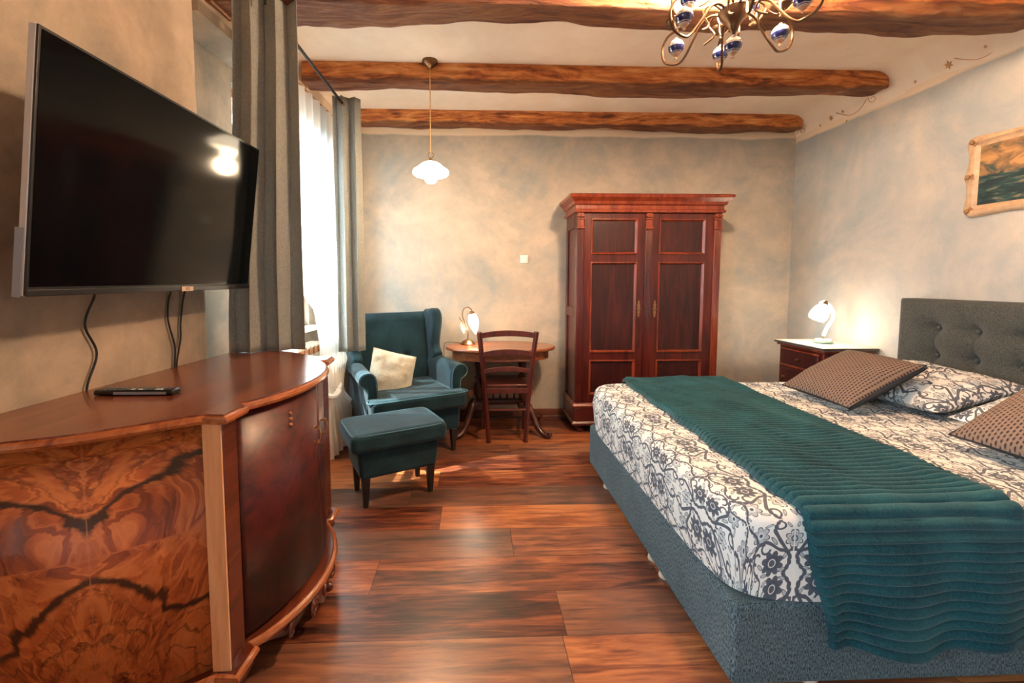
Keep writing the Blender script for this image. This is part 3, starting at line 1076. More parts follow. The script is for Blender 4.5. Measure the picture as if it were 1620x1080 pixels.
swept(prof, WX0, WX1, WYF, WYB, 'cornice', 'mahogany_moulding', wd)
swept([(0, .215), (.014, .222), (.016, .235), (.004, .25), (0, .26)], WX0, WX1, WYF, WYB, 'waist_moulding', 'mahogany_moulding', wd)
swept([(.0, .062), (.016, .066), (.020, .085), (.008, .10), (.004, .215), (0, .218)], WX0, WX1, WYF, WYB, 'plinth', 'mahogany', wd)
for x in (WX0 + .06, WX1 - .06):
    for y in (WYF + .05, WYB - .06):
        MB().lathe([(0.025, 0), (.038, .012), (.040, .03), (.03, .045), (.022, .05), (.026, .066)], (x - ox, y - oy, 0), 20).build('bun_foot', 'mahogany', wd)
# pilasters with flutes and carved capitals
for i, (a, b_) in enumerate(((WX0 + .002, WX0 + .062), (1.418, 1.476), (WX1 - .062, WX1 - .002))):
    pl = MB().b2(a, b_, WYF - .006, WYF + .02, .26, 1.845)
    for k in range(5):
        xx = a + .009 + k * (b_ - a - .018) / 4
        pl.b2(xx - .0035, xx + .0035, WYF - .011, WYF, .42, 1.70)
    p = L(pl).build('pilaster', 'mahogany_moulding' if i == 2 else 'mahogany', wd, bevel=.002, seg=2)
    cp = MB()
    cp.b2(a - .002, b_ + .002, WYF - .020, WYF, 1.715, 1.735).b2(a + .004, b_ - .004, WYF - .015, WYF, 1.735, 1.79).b2(a - .002, b_ + .002, WYF - .024, WYF, 1.79, 1.805)
    for xx in (a + .012, b_ - .012):
        cp.lathe([(0, -.012), (.012, -.012), (.012, .012), (0, .012)], (xx, WYF - .016, 1.822), 14, rotm(R(90), 0, 0))
    cp.b2(a + .006, b_ - .006, WYF - .02, WYF, 1.81, 1.843)
    L(cp).build('capital', 'mahogany_moulding', p, bevel=.002, seg=2)
    if i != 1:
        L(MB().b2(a, b_, WYF - .012, WYF + .01, .10, .215)).build('plinth_block', 'mahogany', wd, bevel=.003, seg=2)


def door(x0, x1, hx, side):
    d = MB()
    z0, z1 = .265, 1.84
    px0, px1 = (x0 + .06, x1 - .065) if side < 0 else (x0 + .06, x1 - .075)
    zs = [(1.51, 1.795), (.69, 1.44), (.33, .62)]
    d.b2(x0, px0, WYF - .002, WYF + .02, z0, z1).b2(px1, x1, WYF - .002, WYF + .02, z0, z1)
    zz = [z0] + [q for a, b_ in reversed(zs) for q in (a, b_)] + [z1]
    for k in range(0, len(zz), 2): d.b2(px0 - .001, px1 + .001, WYF - .002, WYF + .02, zz[k], zz[k + 1])
    D = L(d).build('door', 'mahogany', wd, bevel=.002, seg=2)
    for a, b_ in zs:
        L(MB().b2(px0, px1, WYF + .008, WYF + .018, a, b_)).build('door_panel', 'mahogany_panel', D, smooth=False)
        fr = MB(); w = .017
        # mitred raised moulding
        for (A, B, C, E_) in (((px0 - .004, a - .004), (px1 + .004, a - .004), (px1 - w, a + w), (px0 + w, a + w)), ((px1 + .004, a - .004), (px1 + .004, b_ + .004), (px1 - w, b_ - w), (px1 - w, a + w)),
                              ((px1 + .004, b_ + .004), (px0 - .004, b_ + .004), (px0 + w, b_ - w), (px1 - w, b_ - w)), ((px0 - .004, b_ + .004), (px0 - .004, a - .004), (px0 + w, a + w), (px0 + w, b_ - w))):
            def P(q, y): return (q[0], y, q[1])
            mA = lambda q, r_, t: (q[0] + (r_[0] - q[0]) * t, q[1] + (r_[1] - q[1]) * t)
            prof = [(0, WYF - .002), (.12, WYF - .012), (.4, WYF - .013), (.6, WYF - .006), (1, WYF + .009)]
            vs = []
            for t, y in prof: vs += [P(mA(A, E_, t), y), P(mA(B, C, t), y)]
            fr.add(vs, [(2 * k, 2 * k + 1, 2 * k + 3, 2 * k + 2) for k in range(4)])
        L(fr).build('panel_moulding', 'mahogany_moulding', D, smooth=False, fix=False)
    e = MB()
    pr = [(0, -.075), (.006, -.062), (.010, -.05), (.006, -.042), (.014, -.03), (.008, -.018), (.016, 0), (.008, .018), (.014, .03), (.006, .042), (.010, .05), (.006, .062), (0, .075)]
    poly = [(r, z) for r, z in pr] + [(-r, z) for r, z in reversed(pr[1:-1])]
    e.prism(poly, 0, .003, fn=lambda q: Vector((hx + q.x, WYF - .003 - q.z, 1.055 + q.y)))
    L(e).build('keyhole_plate', 'brass', D, smooth=False)
    L(MB().box((hx, WYF - .006, 1.05), (.004, .004, .016))).build('keyhole', 'black', D)
    return D


door(WX0 + .064, 1.416, 1.376, -1)
door(1.478, WX1 - .064, 1.512, 1)
L(MB().b2(WX0 - .002, WX0, WYF + .028, WYF + .034, 1.48, 1.56)).build('hinge', 'brass', wd, smooth=False)
L(MB().b2(WX0 - .002, WX0, WYF + .028, WYF + .034, .55, .63)).build('hinge', 'brass', wd, smooth=False)

# ================================================================== NIGHTSTAND
ns = thing('nightstand', 'small mahogany bedside cabinet with pale marble top in the corner', 'nightstand', (2.77, 3.33, 0))
nx0, nx1, ny0, ny1 = 2.58 - 2.77, 2.96 - 2.77, 3.10 - 3.33, 3.56 - 3.33
MB().b2(nx0, nx1, ny0, ny1, .06, .755).build('carcass', 'mahogany', ns, bevel=.003)
MB().b2(nx0 - .02, nx1 + .005, ny0 - .02, ny1 + .02, .755, .775).build('top_moulding', 'mahogany_moulding', ns, bevel=.008)
mtop = MB().b2(nx0 - .03, nx1 + .01, ny0 - .03, ny1 + .03, .775, .796).build('marble_top', 'marble', ns, bevel=.003)
MB().b2(nx0 - .032, nx0 - .0295, ny0 - .03, ny1 + .03, .777, .792).b2(nx0 - .03, nx1 + .01, ny0 - .032, ny0 - .0295, .777, .792).build('marble_edge', 'marble_edge', mtop, smooth=False)
MB().b2(nx0 - .008, nx1, ny0 - .008, ny1 + .008, 0, .07).build('plinth', 'mahogany', ns, bevel=.004)
dr = MB().b2(nx0 - .012, nx0, ny0 + .04, ny1 - .04, .60, .73).build('drawer', 'mahogany_panel', ns, bevel=.004)
MB().b2(nx0 - .016, nx0 - .004, ny0 + .03, ny1 - .03, .725, .738).b2(nx0 - .016, nx0 - .004, ny0 + .03, ny1 - .03, .592, .605).build('drawer_trim', 'mahogany_moulding', dr, bevel=.003)
kn = [(0, 0), (.006, 0), (.005, .008), (.011, .014), (.011, .02), (0, .024)]
MB().lathe(kn, (nx0 - .012, 0, .665), 14, rotm(0, R(-90), 0)).build('knob', 'brass', dr)
dd = MB().b2(nx0 - .012, nx0, ny0 + .04, ny1 - .04, .10, .57).build('door', 'mahogany_panel', ns, bevel=.004)
MB().lathe(kn, (nx0 - .012, .15, .50), 14, rotm(0, R(-90), 0)).build('knob', 'brass', dd)

# bedside lamp: ceramic
bl = thing('bedside_lamp', 'lit white ceramic flower lamp on the marble-topped bedside cabinet', 'lamp', (2.76, 3.33, .797))
MB().lathe([(.058, 0), (.066, .004), (.066, .014), (.05, .022), (.02, .026), (0, .027)], (0, 0, 0), 32).build('base', 'ceramic_green', bl)
pt = MB()
for k in range(9):
    a = 2 * pi * k / 9
    pt.lathe([(0, -.009), (.013, -.006), (.018, 0), (.013, .008), (0, .012)], (.040 * cos(a), .040 * sin(a), .024), 10, rotm(.4 * sin(a), .4 * cos(a), a))
pt.build('base_petals', 'ceramic_white', bl)
stem = catmull([(0, 0, .02), (.0, 0, .06), (.02, -.01, .13), (.06, -.01, .20), (.055, 0, .27), (0.0, 0, .325), (-.04, 0, .315)], 6)
MB().tube(stem[:8], .006, 10).build('stem', 'brass', bl)
MB().tube(stem[6:], [.011 + .004 * sin(k) * 0 for k in range(len(stem[6:]))], 10).build('neck', 'glow_ceramic', bl)
rs = rotm(0, R(28), 0)
MB().lathe([(.012, .075), (.030, .062), (.052, .03), (.062, -.01), (.060, -.045), (.052, -.06), (.045, -.055), (0, -.02)], (-.045, -.01, .245), 28, rs, lobes=6, lob=.10).build('lamp_shade', 'glow_ceramic', bl)
MB().lathe([(0, .10), (.012, .098), (.018, .085), (.030, .066), (.02, .064), (0, .064)], (-.045, -.01, .245), 18, rs).build('shade_cap', 'brass', bl)
lf = MB().tube(catmull([(.05, 0, .22), (.09, 0, .235), (.12, 0, .25), (.135, 0, .23), (.12, 0, .21)], 5), .003, 8)
lf.build('leaf_tendril', 'leaf_glass', bl)
lamp((2.67, 3.30, .98), 3.8, (1, .85, .68), .05, 'bedside_lamp_light')

# ================================================================== ARMCHAIR, FOOTSTOOL
ac = thing('wingback_armchair', 'dark teal velvet wingback armchair with a cream cushion in the corner by the window', 'armchair', (-.56, 3.43, 0), R(27))
w2 = .37


def rbox(name, c, d, par, bev=.03, mat='velvet', rot=None, taper=1.0, seg=5):
    return MB().box(c, d, rot, taper=taper).build(name, mat, par, bevel=bev, seg=seg)


rbox('seat_base', (0, -.01, .265), (.66, .70, .20), ac, .03)
# T-shaped seat cushion
tc_ = [(-.36, -.43), (.36, -.43), (.36, -.30), (.285, -.30), (.285, .24), (-.285, .24), (-.285, -.30), (-.36, -.30)]
sc_ = MB().prism(tc_, .35, .475).build('seat_cushion', 'velvet', ac, bevel=.035, seg=5)
pp = catmull([(x * .985, y * .985 if y < 0 else y, .462) for x, y in [(-.285, .2), (-.29, -.29), (-.35, -.31), (-.355, -.42), (0, -.428), (.355, -.42), (.35, -.31), (.29, -.29), (.285, .2)]], 6)
MB().tube(pp, .0045, 6).build('piping', 'velvet_piping', sc_)
# arms: front outline extruded back, rolled outward on top
for s in (1, -1):
    pr = [(.285, .17), (.285, .50), (.290, .58), (.305, .625), (.335, .648), (.372, .648), (.402, .630), (.412, .598), (.402, .565), (.378, .548), (.360, .535), (.352, .50), (.358, .40), (.35, .17)]
    mb = MB(); n = len(pr); vs = []
    K = 10
    for k in range(K + 1):
        t = k / K; y = -.30 + .62 * t
        for x, z in pr:
            zz = z + (.02 * t if z > .5 else 0); xx = x - .018 * t if z > .5 else x
            vs.append((xx * s, y, zz))
    fs = [(k * n + i, k * n + (i + 1) % n, (k + 1) * n + (i + 1) % n, (k + 1) * n + i) for k in range(K) for i in range(n)]
    fs += [tuple(range(n - 1, -1, -1)), tuple(K * n + i for i in range(n))]
    mb.add(vs, fs)
    arm = mb.build('armrest', 'velvet', ac, bevel=.012, seg=3)
    fp = [(x * s, -.305, z) for x, z in pr]
    MB().tube(catmull(fp[:-1], 4), .0045, 6).build('piping', 'velvet_piping', arm)
    # wing
    wp = [(.10, .56), (.0, .63), (-.02, .68), (.035, .74), (.02, .84), (-.005, .93), (.0, 1.0), (.04, 1.045), (.10, 1.055), (.17, 1.03), (.26, 1.00), (.22, .56)]
    wp = [(q.x, q.y) for q in catmull([(a, b_, 0) for a, b_ in wp], 4, True)]
    x0, x1 = (.29, .375)
    MB().prism(wp, x0, x1, fn=lambda q: Vector((q.z * s * (1 + (q.y - .6) * .04), q.x + .10, q.y))).build('wing', 'velvet', ac, bevel=.03, seg=4)
# back, gently reclined and curved
def bk(a, b):
    x = (a - .5) * .64; z = .40 + .615 * b
    y = .24 + .10 * b ** 1.3 - .02 * sin(pi * b) + .03 * cos(a * 2 * pi) * .0
    e = .035 * (abs(2 * a - 1) ** 6); t = .04 * max(0, (b - .9) / .1) ** 2
    y += e + t
    for bx in (-.10, .10):
        y += .028 * exp(-((x - bx) ** 2 + (z - .66) ** 2) / .0008) + .012 * exp(-((x - bx) ** 2 + (z - .66) ** 2) / .006)
    y += -.022 * exp(-((z - .52) / .10) ** 2)
    return Vector((x, y - .05, z))


bkm = MB().grid(bk, 60, 60)
bkm.grid(lambda a, b: Vector((bk(a, b).x * 1.0, .40 if True else 0, bk(a, b).z)), 8, 8)
def rim(a, b, f):
    q = bk(*f(a)); return Vector((q.x, q.y + (.40 - q.y) * b, q.z))
for f in (lambda a: (0, a), lambda a: (1, a), lambda a: (a, 1), lambda a: (a, 0)):
    bkm.grid(lambda a, b, f=f: rim(a, b, f), 60, 3)
backr = bkm.build('backrest', 'velvet', ac)
for bx in (-.10, .10):
    q = bk(.5 + bx / .64, (.66 - .40) / .615)
    MB().lathe([(0, -.006), (.010, -.004), (.011, 0), (.007, .004), (0, .005)], (bx, q.y - .002, .66), 12, rotm(R(90), 0, 0)).build('button', 'velvet', backr)
for x, y in ((-.28, -.33), (.28, -.33), (-.26, .30), (.26, .30)):
    MB().box((x, y, .085), (.05, .05, .175), None, taper=.55).build('leg', 'black_leg', ac, bevel=.005)

fsn = thing('footstool', 'dark teal velvet footstool with piped cushion in front of the armchair', 'footstool', (-.50, 2.63, 0), R(27))
MB().box((0, 0, .255), (.49, .32, .17), None, taper=.93).build('stool_base', 'velvet', fsn, bevel=.02, seg=4)


def scush(a, b, sgn):
    u, v = a * 2 - 1, b * 2 - 1
    e = .14
    def sq(t): return t
    return Vector((u * .285, v * .20, .40 + sgn * .045 + (.012 * (1 - u * u) * (1 - v * v) if sgn > 0 else 0)))


cu = MB().grid(lambda a, b: scush(a, b, 1), 10, 8)
cm = MB().b2(-.285, .285, -.20, .20, .335, .445)
fc = cm.build('stool_cushion', 'velvet', fsn, bevel=.036, seg=6)
rr = []
for k in range(65):
    a = 2 * pi * k / 64; c, s_ = cos(a), sin(a); e = .22
    rr.append(((abs(c) ** e) * (1 if c > 0 else -1) * .276, (abs(s_) ** e) * (1 if s_ > 0 else -1) * .191, .436))
MB().tube(rr, .0045, 6).build('piping', 'velvet_piping', fc)
for x in (-.196, .196):
    for y in (-.118, .118):
        MB().box((x, y, .085), (.048, .048, .175), None, taper=.55).build('leg', 'black_leg', fsn, bevel=.005)

cc = pillow(.35, .35, .12, 21, wr=.020).build('cushion', 'cream_cushion')
_r = Matrix.Rotation(R(27), 3, 'Z')
place(cc, (-.635, 3.34, .57), _r @ Vector((.97, -.02, -.30)), _r @ Vector((.30, .34, .93)))
tag(cc, 'cream crumpled square cushion on the teal wingback armchair', 'cushion')
seam(.35, .35, .06, .004, 'cream_cushion', cc)

# ================================================================== DESK TABLE
tb = thing('oval_table', 'oval wooden pedestal side table carrying a lit tulip lamp at the back wall', 'table', (.225, 3.71, 0))
el = [(.47 * cos(2 * pi * k / 64), .29 * sin(2 * pi * k / 64)) for k in range(64)]
MB().prism(el, .708, .733).build('tabletop', 'table_wood', tb, bevel=.009, seg=3)
MB().prism([(x * .88, y * .82) for x, y in el], .63, .708).build('apron', 'table_wood', tb, bevel=.006)
for s in (-1, 1):
    col = MB().lathe([(.035, .20), (.045, .215), (.045, .235), (.026, .25), (.022, .28), (.038, .33), (.046, .37), (.040, .41), (.024, .44), (.040, .455), (.040, .47), (.022, .49), (.026, .54), (.040, .58), (.028, .61), (.04, .63)], (.19 * s, 0, 0), 20)
    c_ = col.build('column', 'table_dark', tb)
    MB().box((.19 * s, 0, .225), (.08, .16, .06)).build('foot_block', 'table_dark', tb, bevel=.01)
    for t in (-1, 1):
        pts = catmull([(.19 * s, .03 * t, .25), (.23 * s, .09 * t, .24), (.27 * s, .14 * t, .15), (.31 * s, .19 * t, .06), (.36 * s, .23 * t, .022), (.39 * s, .255 * t, .035), (.385 * s, .25 * t, .055)], 6)
        MB().tube(pts, [.030 - .014 * k / len(pts) for k in range(len(pts))], 10).build('leg', 'table_dark', tb)
    MB().lathe([(0, -.02), (.026, -.018), (.032, 0), (.026, .018), (0, .02)], (.255 * s, 0, .32), 14, rotm(R(90), 0, 0)).build('scroll', 'table_wood', tb)
st = MB().box((0, 0, .255), (.36, .07, .022)).box((0, 0, .345), (.36, .05, .018))
stt = st.build('stretcher', 'table_dark', tb, bevel=.004)
for k in range(5):
    MB().lathe([(.006, .26), (.012, .28), (.006, .30), (.012, .32), (.006, .34)], (-.12 + .06 * k, 0, 0), 10).build('spindle', 'table_dark', stt)

# tulip lamp
tl = thing('tulip_lamp', 'lit brass table lamp with glowing tulip shade on the oval table', 'lamp', (-.055, 3.80, .733))
MB().lathe([(.066, 0), (.068, .006), (.060, .012), (.045, .028), (.02, .040), (.008, .046), (0, .048)], (0, 0, 0), 32).build('base', 'brass_dark', tl)
MB().tube(catmull([(0, 0, .04), (0, 0, .12), (-.02, 0, .18), (-.045, 0, .25), (-.035, 0, .305), (0, 0, .325), (.03, 0, .305), (.035, 0, .28)], 8), .0045, 10).build('stem', 'brass_dark', tl)
MB().lathe([(.004, .02), (.018, .012), (.024, -.008), (.018, -.012), (0, -.012)], (.035, 0, .275), 18, rotm(0, R(-8), 0)).build('shade_cap', 'brass_dark', tl)
MB().lathe([(.016, 0), (.032, -.02), (.041, -.06), (.040, -.095), (.028, -.135), (.014, -.165), (.003, -.185), (0, -.18)], (.037, 0, .272), 28, rotm(0, R(-10), 0), lobes=6, lob=.16).build('lamp_shade', 'glow_tulip', tl)
MB().tube(catmull([(0, 0, .12), (-.02, 0, .14), (-.045, 0, .19), (-.075, 0, .235)], 6), .003, 8).build('twig', 'brass_dark', tl)


def leaf(a, b):
    w = .016 * sin(pi * min(1, b * 1.02)) ** .8
    return Vector((-.03 - .028 * b + (a - .5) * 2 * w, .006 * (1 - (2 * a - 1) ** 2), .10 + .10 * b + (a - .5) * .02))


MB().grid(leaf, 6, 14).build('glass_leaf', 'leaf_glass', tl, solid=.003)
lamp((-.005, 3.74, .90), 2.6, (1, .78, .55), .03, 'tulip_lamp_light')
cd = MB().tube(catmull([(-.11, 3.83, .737), (-.18, 3.86, .742), (-.25, 3.86, .74), (-.27, 3.87, .70), (-.275, 3.9, .62), (-.31, 3.93, .56), (-.34, 3.96, .35), (-.5, 3.98, .2)], 6), .0025, 6).build('lamp_cable', 'black')
tag(cd, 'thin dark cable hanging off the oval table behind the armchair', 'cable')
MB().box((-.29, 3.915, .585), (.016, .012, .05), rotm(0, .35, 0)).build('inline_switch', 'black', cd, bevel=.004)

# ladder-back chair
ch = thing('ladder_back_chair', 'dark reddish wooden ladder-back chair tucked under the oval table', 'chair', (.258, 3.56, 0), R(1))
def post(s):
    pts = catmull([(.148 * s, -.165, 0), (.162 * s, -.165, .25), (.178 * s, -.155, .45), (.198 * s, -.175, .66), (.222 * s, -.215, .895)], 6)
    return MB().tube(pts, [.021] * len(pts), 4)
for s in (-1, 1):
    MB_ = post(s)
    MB_.build('back_post', 'chair_wood', ch, bevel=.004, seg=2)
def slat(z, h, wid, y, arch=.018, t=.016):
    mb = MB()
    for (dy, sg) in ((0, 1),):
        pts_f = []
    N = 16
    vs = []
    for k in range(N + 1):
        u = k / N * 2 - 1; x = u * wid
        yy = y + .022 * (1 - u * u)
        za = z + arch * (1 - u * u)
        vs += [(x, yy, za - h / 2 - arch * .2 * (1 - u * u)), (x, yy + t, za - h / 2 - arch * .2 * (1 - u * u)), (x, yy + t, za + h / 2), (x, yy, za + h / 2)]
    fs = []
    for k in range(N):
        for q in range(4): fs.append((4 * k + q, 4 * k + (q + 1) % 4, 4 * k + 4 + (q + 1) % 4, 4 * k + 4 + q))
    fs += [(3, 2, 1, 0), (4 * N, 4 * N + 1, 4 * N + 2, 4 * N + 3)]
    return mb.add(vs, fs)


for z, h, wid, y in ((.865, .042, .213, -.222), (.715, .040, .196, -.20), (.575, .036, .183, -.178)):
    slat(z, h, wid, y).build('back_slat', 'chair_wood', ch, bevel=.003, seg=2)
MB().tube([(-.175, -.16, .655), (.175, -.16, .655)], .009, 8).build('back_rail', 'chair_wood', ch)
sp = [(-.175, -.15), (.175, -.15), (.205, .20), (-.205, .20)]
MB().prism(sp, .445, .465).build('seat', 'chair_wood', ch, bevel=.006)
slat(.42, .045, .165, -.175, arch=-.006).build('seat_rail', 'chair_wood', ch, bevel=.003)
MB().b2(-.185, .185, .165, .185, .39, .445).b2(-.19, -.17, -.12, .17, .39, .445).b2(.17, .19, -.12, .17, .39, .445).build('seat_frame', 'chair_wood', ch, bevel=.003)
for s in (-1, 1):
    MB().box((.18 * s, .175, .22), (.034, .034, .44), None, taper=.8).build('front_leg', 'chair_wood', ch, bevel=.004)
    MB().tube([(.16 * s, -.16, .18), (.18 * s, .17, .18)], .010, 8).build('side_stretcher', 'chair_wood', ch)
MB().tube([(-.158, -.162, .265), (.158, -.162, .265)], .0095, 8).build('back_stretcher', 'chair_wood', ch)
MB().tube([(-.17, .17, .22), (.17, .17, .22)], .0095, 8).build('front_stretcher', 'chair_wood', ch)

# wall switch
sw = thing('light_switch', 'small square white switch plate on the back wall left of the wardrobe', 'switch', (.461, YB - .001, 1.485))
MB().b2(-.037, .037, -.012, 0, -.037, .037).build('plate', 'white', sw, bevel=.005)
MB().b2(-.024, .024, -.016, -.011, -.024, .024).build('rocker', 'white', sw, bevel=.003)

# ================================================================== PAINTING
pa = thing('framed_painting', 'stormy seascape painting in an ornate cream and gold frame on the right wall', 'painting', (XR, 2.13, 1.905))
fw, fh = .44, .23
MB().b2(-.012, -.004, -fw + .05, fw - .05, -fh + .05, fh - .05).build('canvas', 'seascape', pa, smooth=False)
def rail(y0, z0, y1, z1):
    a, b_ = Vector((0, y0, z0)), Vector((0, y1, z1)); N = 40
    d = (b_ - a).normalized(); nrm = Vector((1, 0, 0)).cross(d)
    if nrm.dot(-a) > 0: nrm = -nrm
    prof = [(-.030, 0), (-.030, .012), (-.012, .020), (0, .034), (.014, .032), (.026, .022), (.032, 0)]
    def fn(u, v):
        q = a.lerp(b_, u); k = v * (len(prof) - 1); i = min(int(k), len(prof) - 2); f = k - i
        o_ = prof[i][0] + (prof[i + 1][0] - prof[i][0]) * f; h = prof[i][1] + (prof[i + 1][1] - prof[i][1]) * f
        wv = .006 * cos(u * 4 * pi) if o_ > .0 else 0
        return q + nrm * (o_ + wv) - Vector((1, 0, 0)) * h
    return MB().grid(fn, N, 12)
i_ = .03
for r_ in ((-fw + i_, -fh + i_, fw - i_, -fh + i_), (-fw + i_, fh - i_, fw - i_, fh - i_), (-fw + i_, -fh + i_, -fw + i_, fh - i_), (fw - i_, -fh + i_, fw - i_, fh - i_)):
    rail(*r_).build('frame_rail', 'frame_cream', pa, fix=False)
def orn(y, z):
    mb = MB()
    for k in range(7):
        a = 2 * pi * k / 7
        mb.lathe([(0, -.006), (.010, -.004), (.013, 0), (.010, .004), (0, .006)], (-.026, y + .013 * cos(a), z + .013 * sin(a)), 10, rotm(0, R(90), 0))
    mb.lathe([(0, -.016), (.012, -.012), (.016, 0), (.012, .012), (0, .016)], (-.03, y, z), 10, rotm(0, R(90), 0))
    mb.build('frame_ornament', 'frame_ornament', pa)
for y in (-fw + i_, fw - i_):
    for z in (-fh + i_, fh - i_): orn(y, z)
orn(fw - i_ + .01, 0); orn(0, fh - i_ + .01); orn(0, -fh + i_ - .01)

# ================================================================== PENDANT
pd = thing('pendant_lamp', 'lit white glass pendant lamp hanging on a cord before the back wall', 'lamp', (-.29, 3.02, ZC))
MB().lathe([(.0, -.052), (.012, -.05), (.028, -.036), (.048, -.020), (.052, -.008), (.050, 0)], (0, 0, 0), 28).build('canopy', 'brass_dark', pd)
MB().tube([(0, 0, -.05), (0, 0, -.60)], .0035, 8).build('cord', 'cord', pd)
MB().tube([(.018 * cos(a), 0, -.615 + .018 * sin(a)) for a in [2 * pi * k / 20 for k in range(21)]], .0022, 6).build('hanging_ring', 'brass_dark', pd)
MB().lathe([(.0, -.628), (.008, -.632), (.012, -.645), (.034, -.658), (.038, -.662), (0, -.662)], (0, 0, 0), 24).build('shade_holder', 'brass', pd)
MB().lathe([(.036, -.660), (.060, -.672), (.082, -.690), (.095, -.702), (.114, -.712), (.121, -.726), (.118, -.742), (.105, -.752), (.09, -.750), (.06, -.74), (.0, -.735)], (0, 0, 0), 40, lobes=16, lob=.03).build('lamp_shade', 'glow_pendant', pd)
MB().lathe([(.02, -.735), (.036, -.752), (.042, -.770), (.038, -.788), (.022, -.800), (0, -.803)], (0, 0, 0), 24).build('bulb', 'glow_bulb', pd)
lamp((-.29, 3.02, ZC - .86), 10, (1, .74, .46), .05, 'pendant_lamp_light')

# ================================================================== CHANDELIER
CH = Vector((1.085, 1.86, 2.385))
cl = thing('chandelier', 'brass many-armed chandelier with blue and white ceramic drops and lit bulbs', 'chandelier', CH)
MB().lathe([(0, -.075), (.006, -.07), (.010, -.055), (.016, -.05), (.022, -.035), (.030, -.02), (.055, .005), (.062, .03), (.055, .036), (.025, .04), (.018, .06), (.016, .12), (.03, .15), (.045, .18), (.03, .22), (.012, .25), (.010, ZC - CH.z)], (0, 0, 0), 28).build('body', 'bronze', cl)
MB().lathe([(.05, -.03), (.055, -.015), (.05, 0)], (0, 0, ZC - CH.z), 24).build('canopy', 'bronze', cl)
orbp = [(.0, -.048), (.005, -.046), (.006, -.042), (.004, -.038), (.010, -.032), (.020, -.022), (.032, -.006), (.035, .008), (.031, .022), (.020, .034), (.010, .040), (.006, .046), (0, .047)]
orb_me = None


def arm(ang, R0, z0, k=1.0):
    """S-curved arm that loops under an orb and ends in a cup with a candle bulb"""
    c, s_ = cos(ang), sin(ang)
    def P(r, z, w=0): return (c * r - s_ * w, s_ * r + c * w, z)
    pts = [P(.03, z0 + .0), P(.07, z0 + .035, .01), P(.12, z0 + .025, .015), P(.16, z0 - .03, .01), P(.20, z0 - .085), P(R0, z0 - .105), P(R0 + .055, z0 - .08), P(R0 + .07, z0 - .02), P(R0 + .045, z0 + .03), P(R0, z0 + .045)]
    A = MB().tube(catmull(pts, 7), .0055, 8).build('arm', 'bronze', cl)
    tw = catmull([P(.04, z0 + .02, -.01), P(.08, z0 + .06, -.03), P(.115, z0 + .03, -.045), P(.09, z0 - .02, -.04), P(.13, z0 - .05, -.03)], 6)
    MB().tube(tw, .0045, 8).build('tendril', 'bronze', A)
    global orb_me
    oc = P(R0 + .005, z0 - .035)
    if orb_me is None:
        o_ = MB().lathe(orbp, (0, 0, 0), 24).build('ceramic_drop', 'orb', A); orb_me = o_
    else:
        o_ = orb_me.copy(); COL.objects.link(o_); o_.parent = A
    o_.location = oc
    cup = P(R0 + .005, z0 + .055)
    q = MB()
    for h in (0, 1, 2, 3):
        a0 = h * pi / 2
        def pet(u, v, a0=a0):
            a = a0 + (u - .5) * 1.35; r = .008 + .038 * v
            return Vector((cup[0] + r * cos(a), cup[1] + r * sin(a), cup[2] + .030 * v ** 1.6 + .004 * sin(u * pi)))
        q.grid(pet, 6, 5)
    q.build('petal_cup', 'bronze', A, solid=.0015, fix=False)
    MB().lathe([(.009, 0), (.010, .05), (.008, .052)], cup, 12).build('candle_sleeve', 'ceramic_white', A)
    MB().lathe([(.006, .05), (.015, .068), (.019, .085), (.015, .105), (.006, .125), (0, .132)], cup, 14).build('bulb', 'glow_bulb', A)
    return A


for k in range(6): arm(2 * pi * k / 6 + R(12), .235, .0)
for k in range(3): arm(2 * pi * k / 3 + R(38), .17, .14)
o_ = orb_me.copy(); COL.objects.link(o_); o_.parent = cl; o_.location = (0, 0, -.115); o_.name = 'centre_drop'
lamp(CH + Vector((0, 0, .255)), 150, (1, .68, .43), .10, 'chandelier_light')

# ================================================================== SIDEBOARD
YC = 1.657
sb = thing('bow_front_sideboard', 'antique burr walnut bow-front sideboard along the left wall under the television', 'sideboard', (0, 0, 0))
half = [(-1.335, .665), (-1.24, .660), (-1.10, .632), (-.98, .585), (-.88, .520), (-.80, .462), (-.755, .432)]      # wing (x, |dy|)
wing = catmull([(x, y, 0) for x, y in half], 6)


def outline(off=0.0, bow=.0, xback=None):
    """plan outline, near end to far end, pushed out by off"""
    pts = []
    near = [(q.x + (off * .55 if i > 3 else 0), YC - q.y - off) for i, q in enumerate(wing)]
    pts += near
    pts += [(-.705 + off, YC - .440 - off), (-.700 + off, YC - .365 + off * .2), (-.728 + off, YC - .345)]
    for k in range(1, 24):
        t = k / 24 * 2 - 1
        x = -.728 + .112 * (1 - t * t) ** .85 + off + bow * (1 - t * t)
        pts.append((x, YC + .345 * t))
    pts += [(-.728 + off, YC + .345), (-.700 + off, YC + .365 - off * .2), (-.705 + off, YC + .440 + off)]
    pts += [(x, 2 * YC - y) for x, y in reversed(near)]
    return [(max(x, wx(y) + .004), y) for x, y in pts]


op = outline(.018)
MB().prism(op, .905, .93).build('top', 'cab_top', sb, bevel=.008, seg=3)
edge = [Vector((x, y, .913)) for x, y in outline(.0185)]
MB().tube(edge, .0125, 8).build('top_edge', 'cab_edge', sb)
inner = outline(-.025)
MB().prism(inner, .165, .905).build('carcass', 'cab_dark', sb, smooth=False)
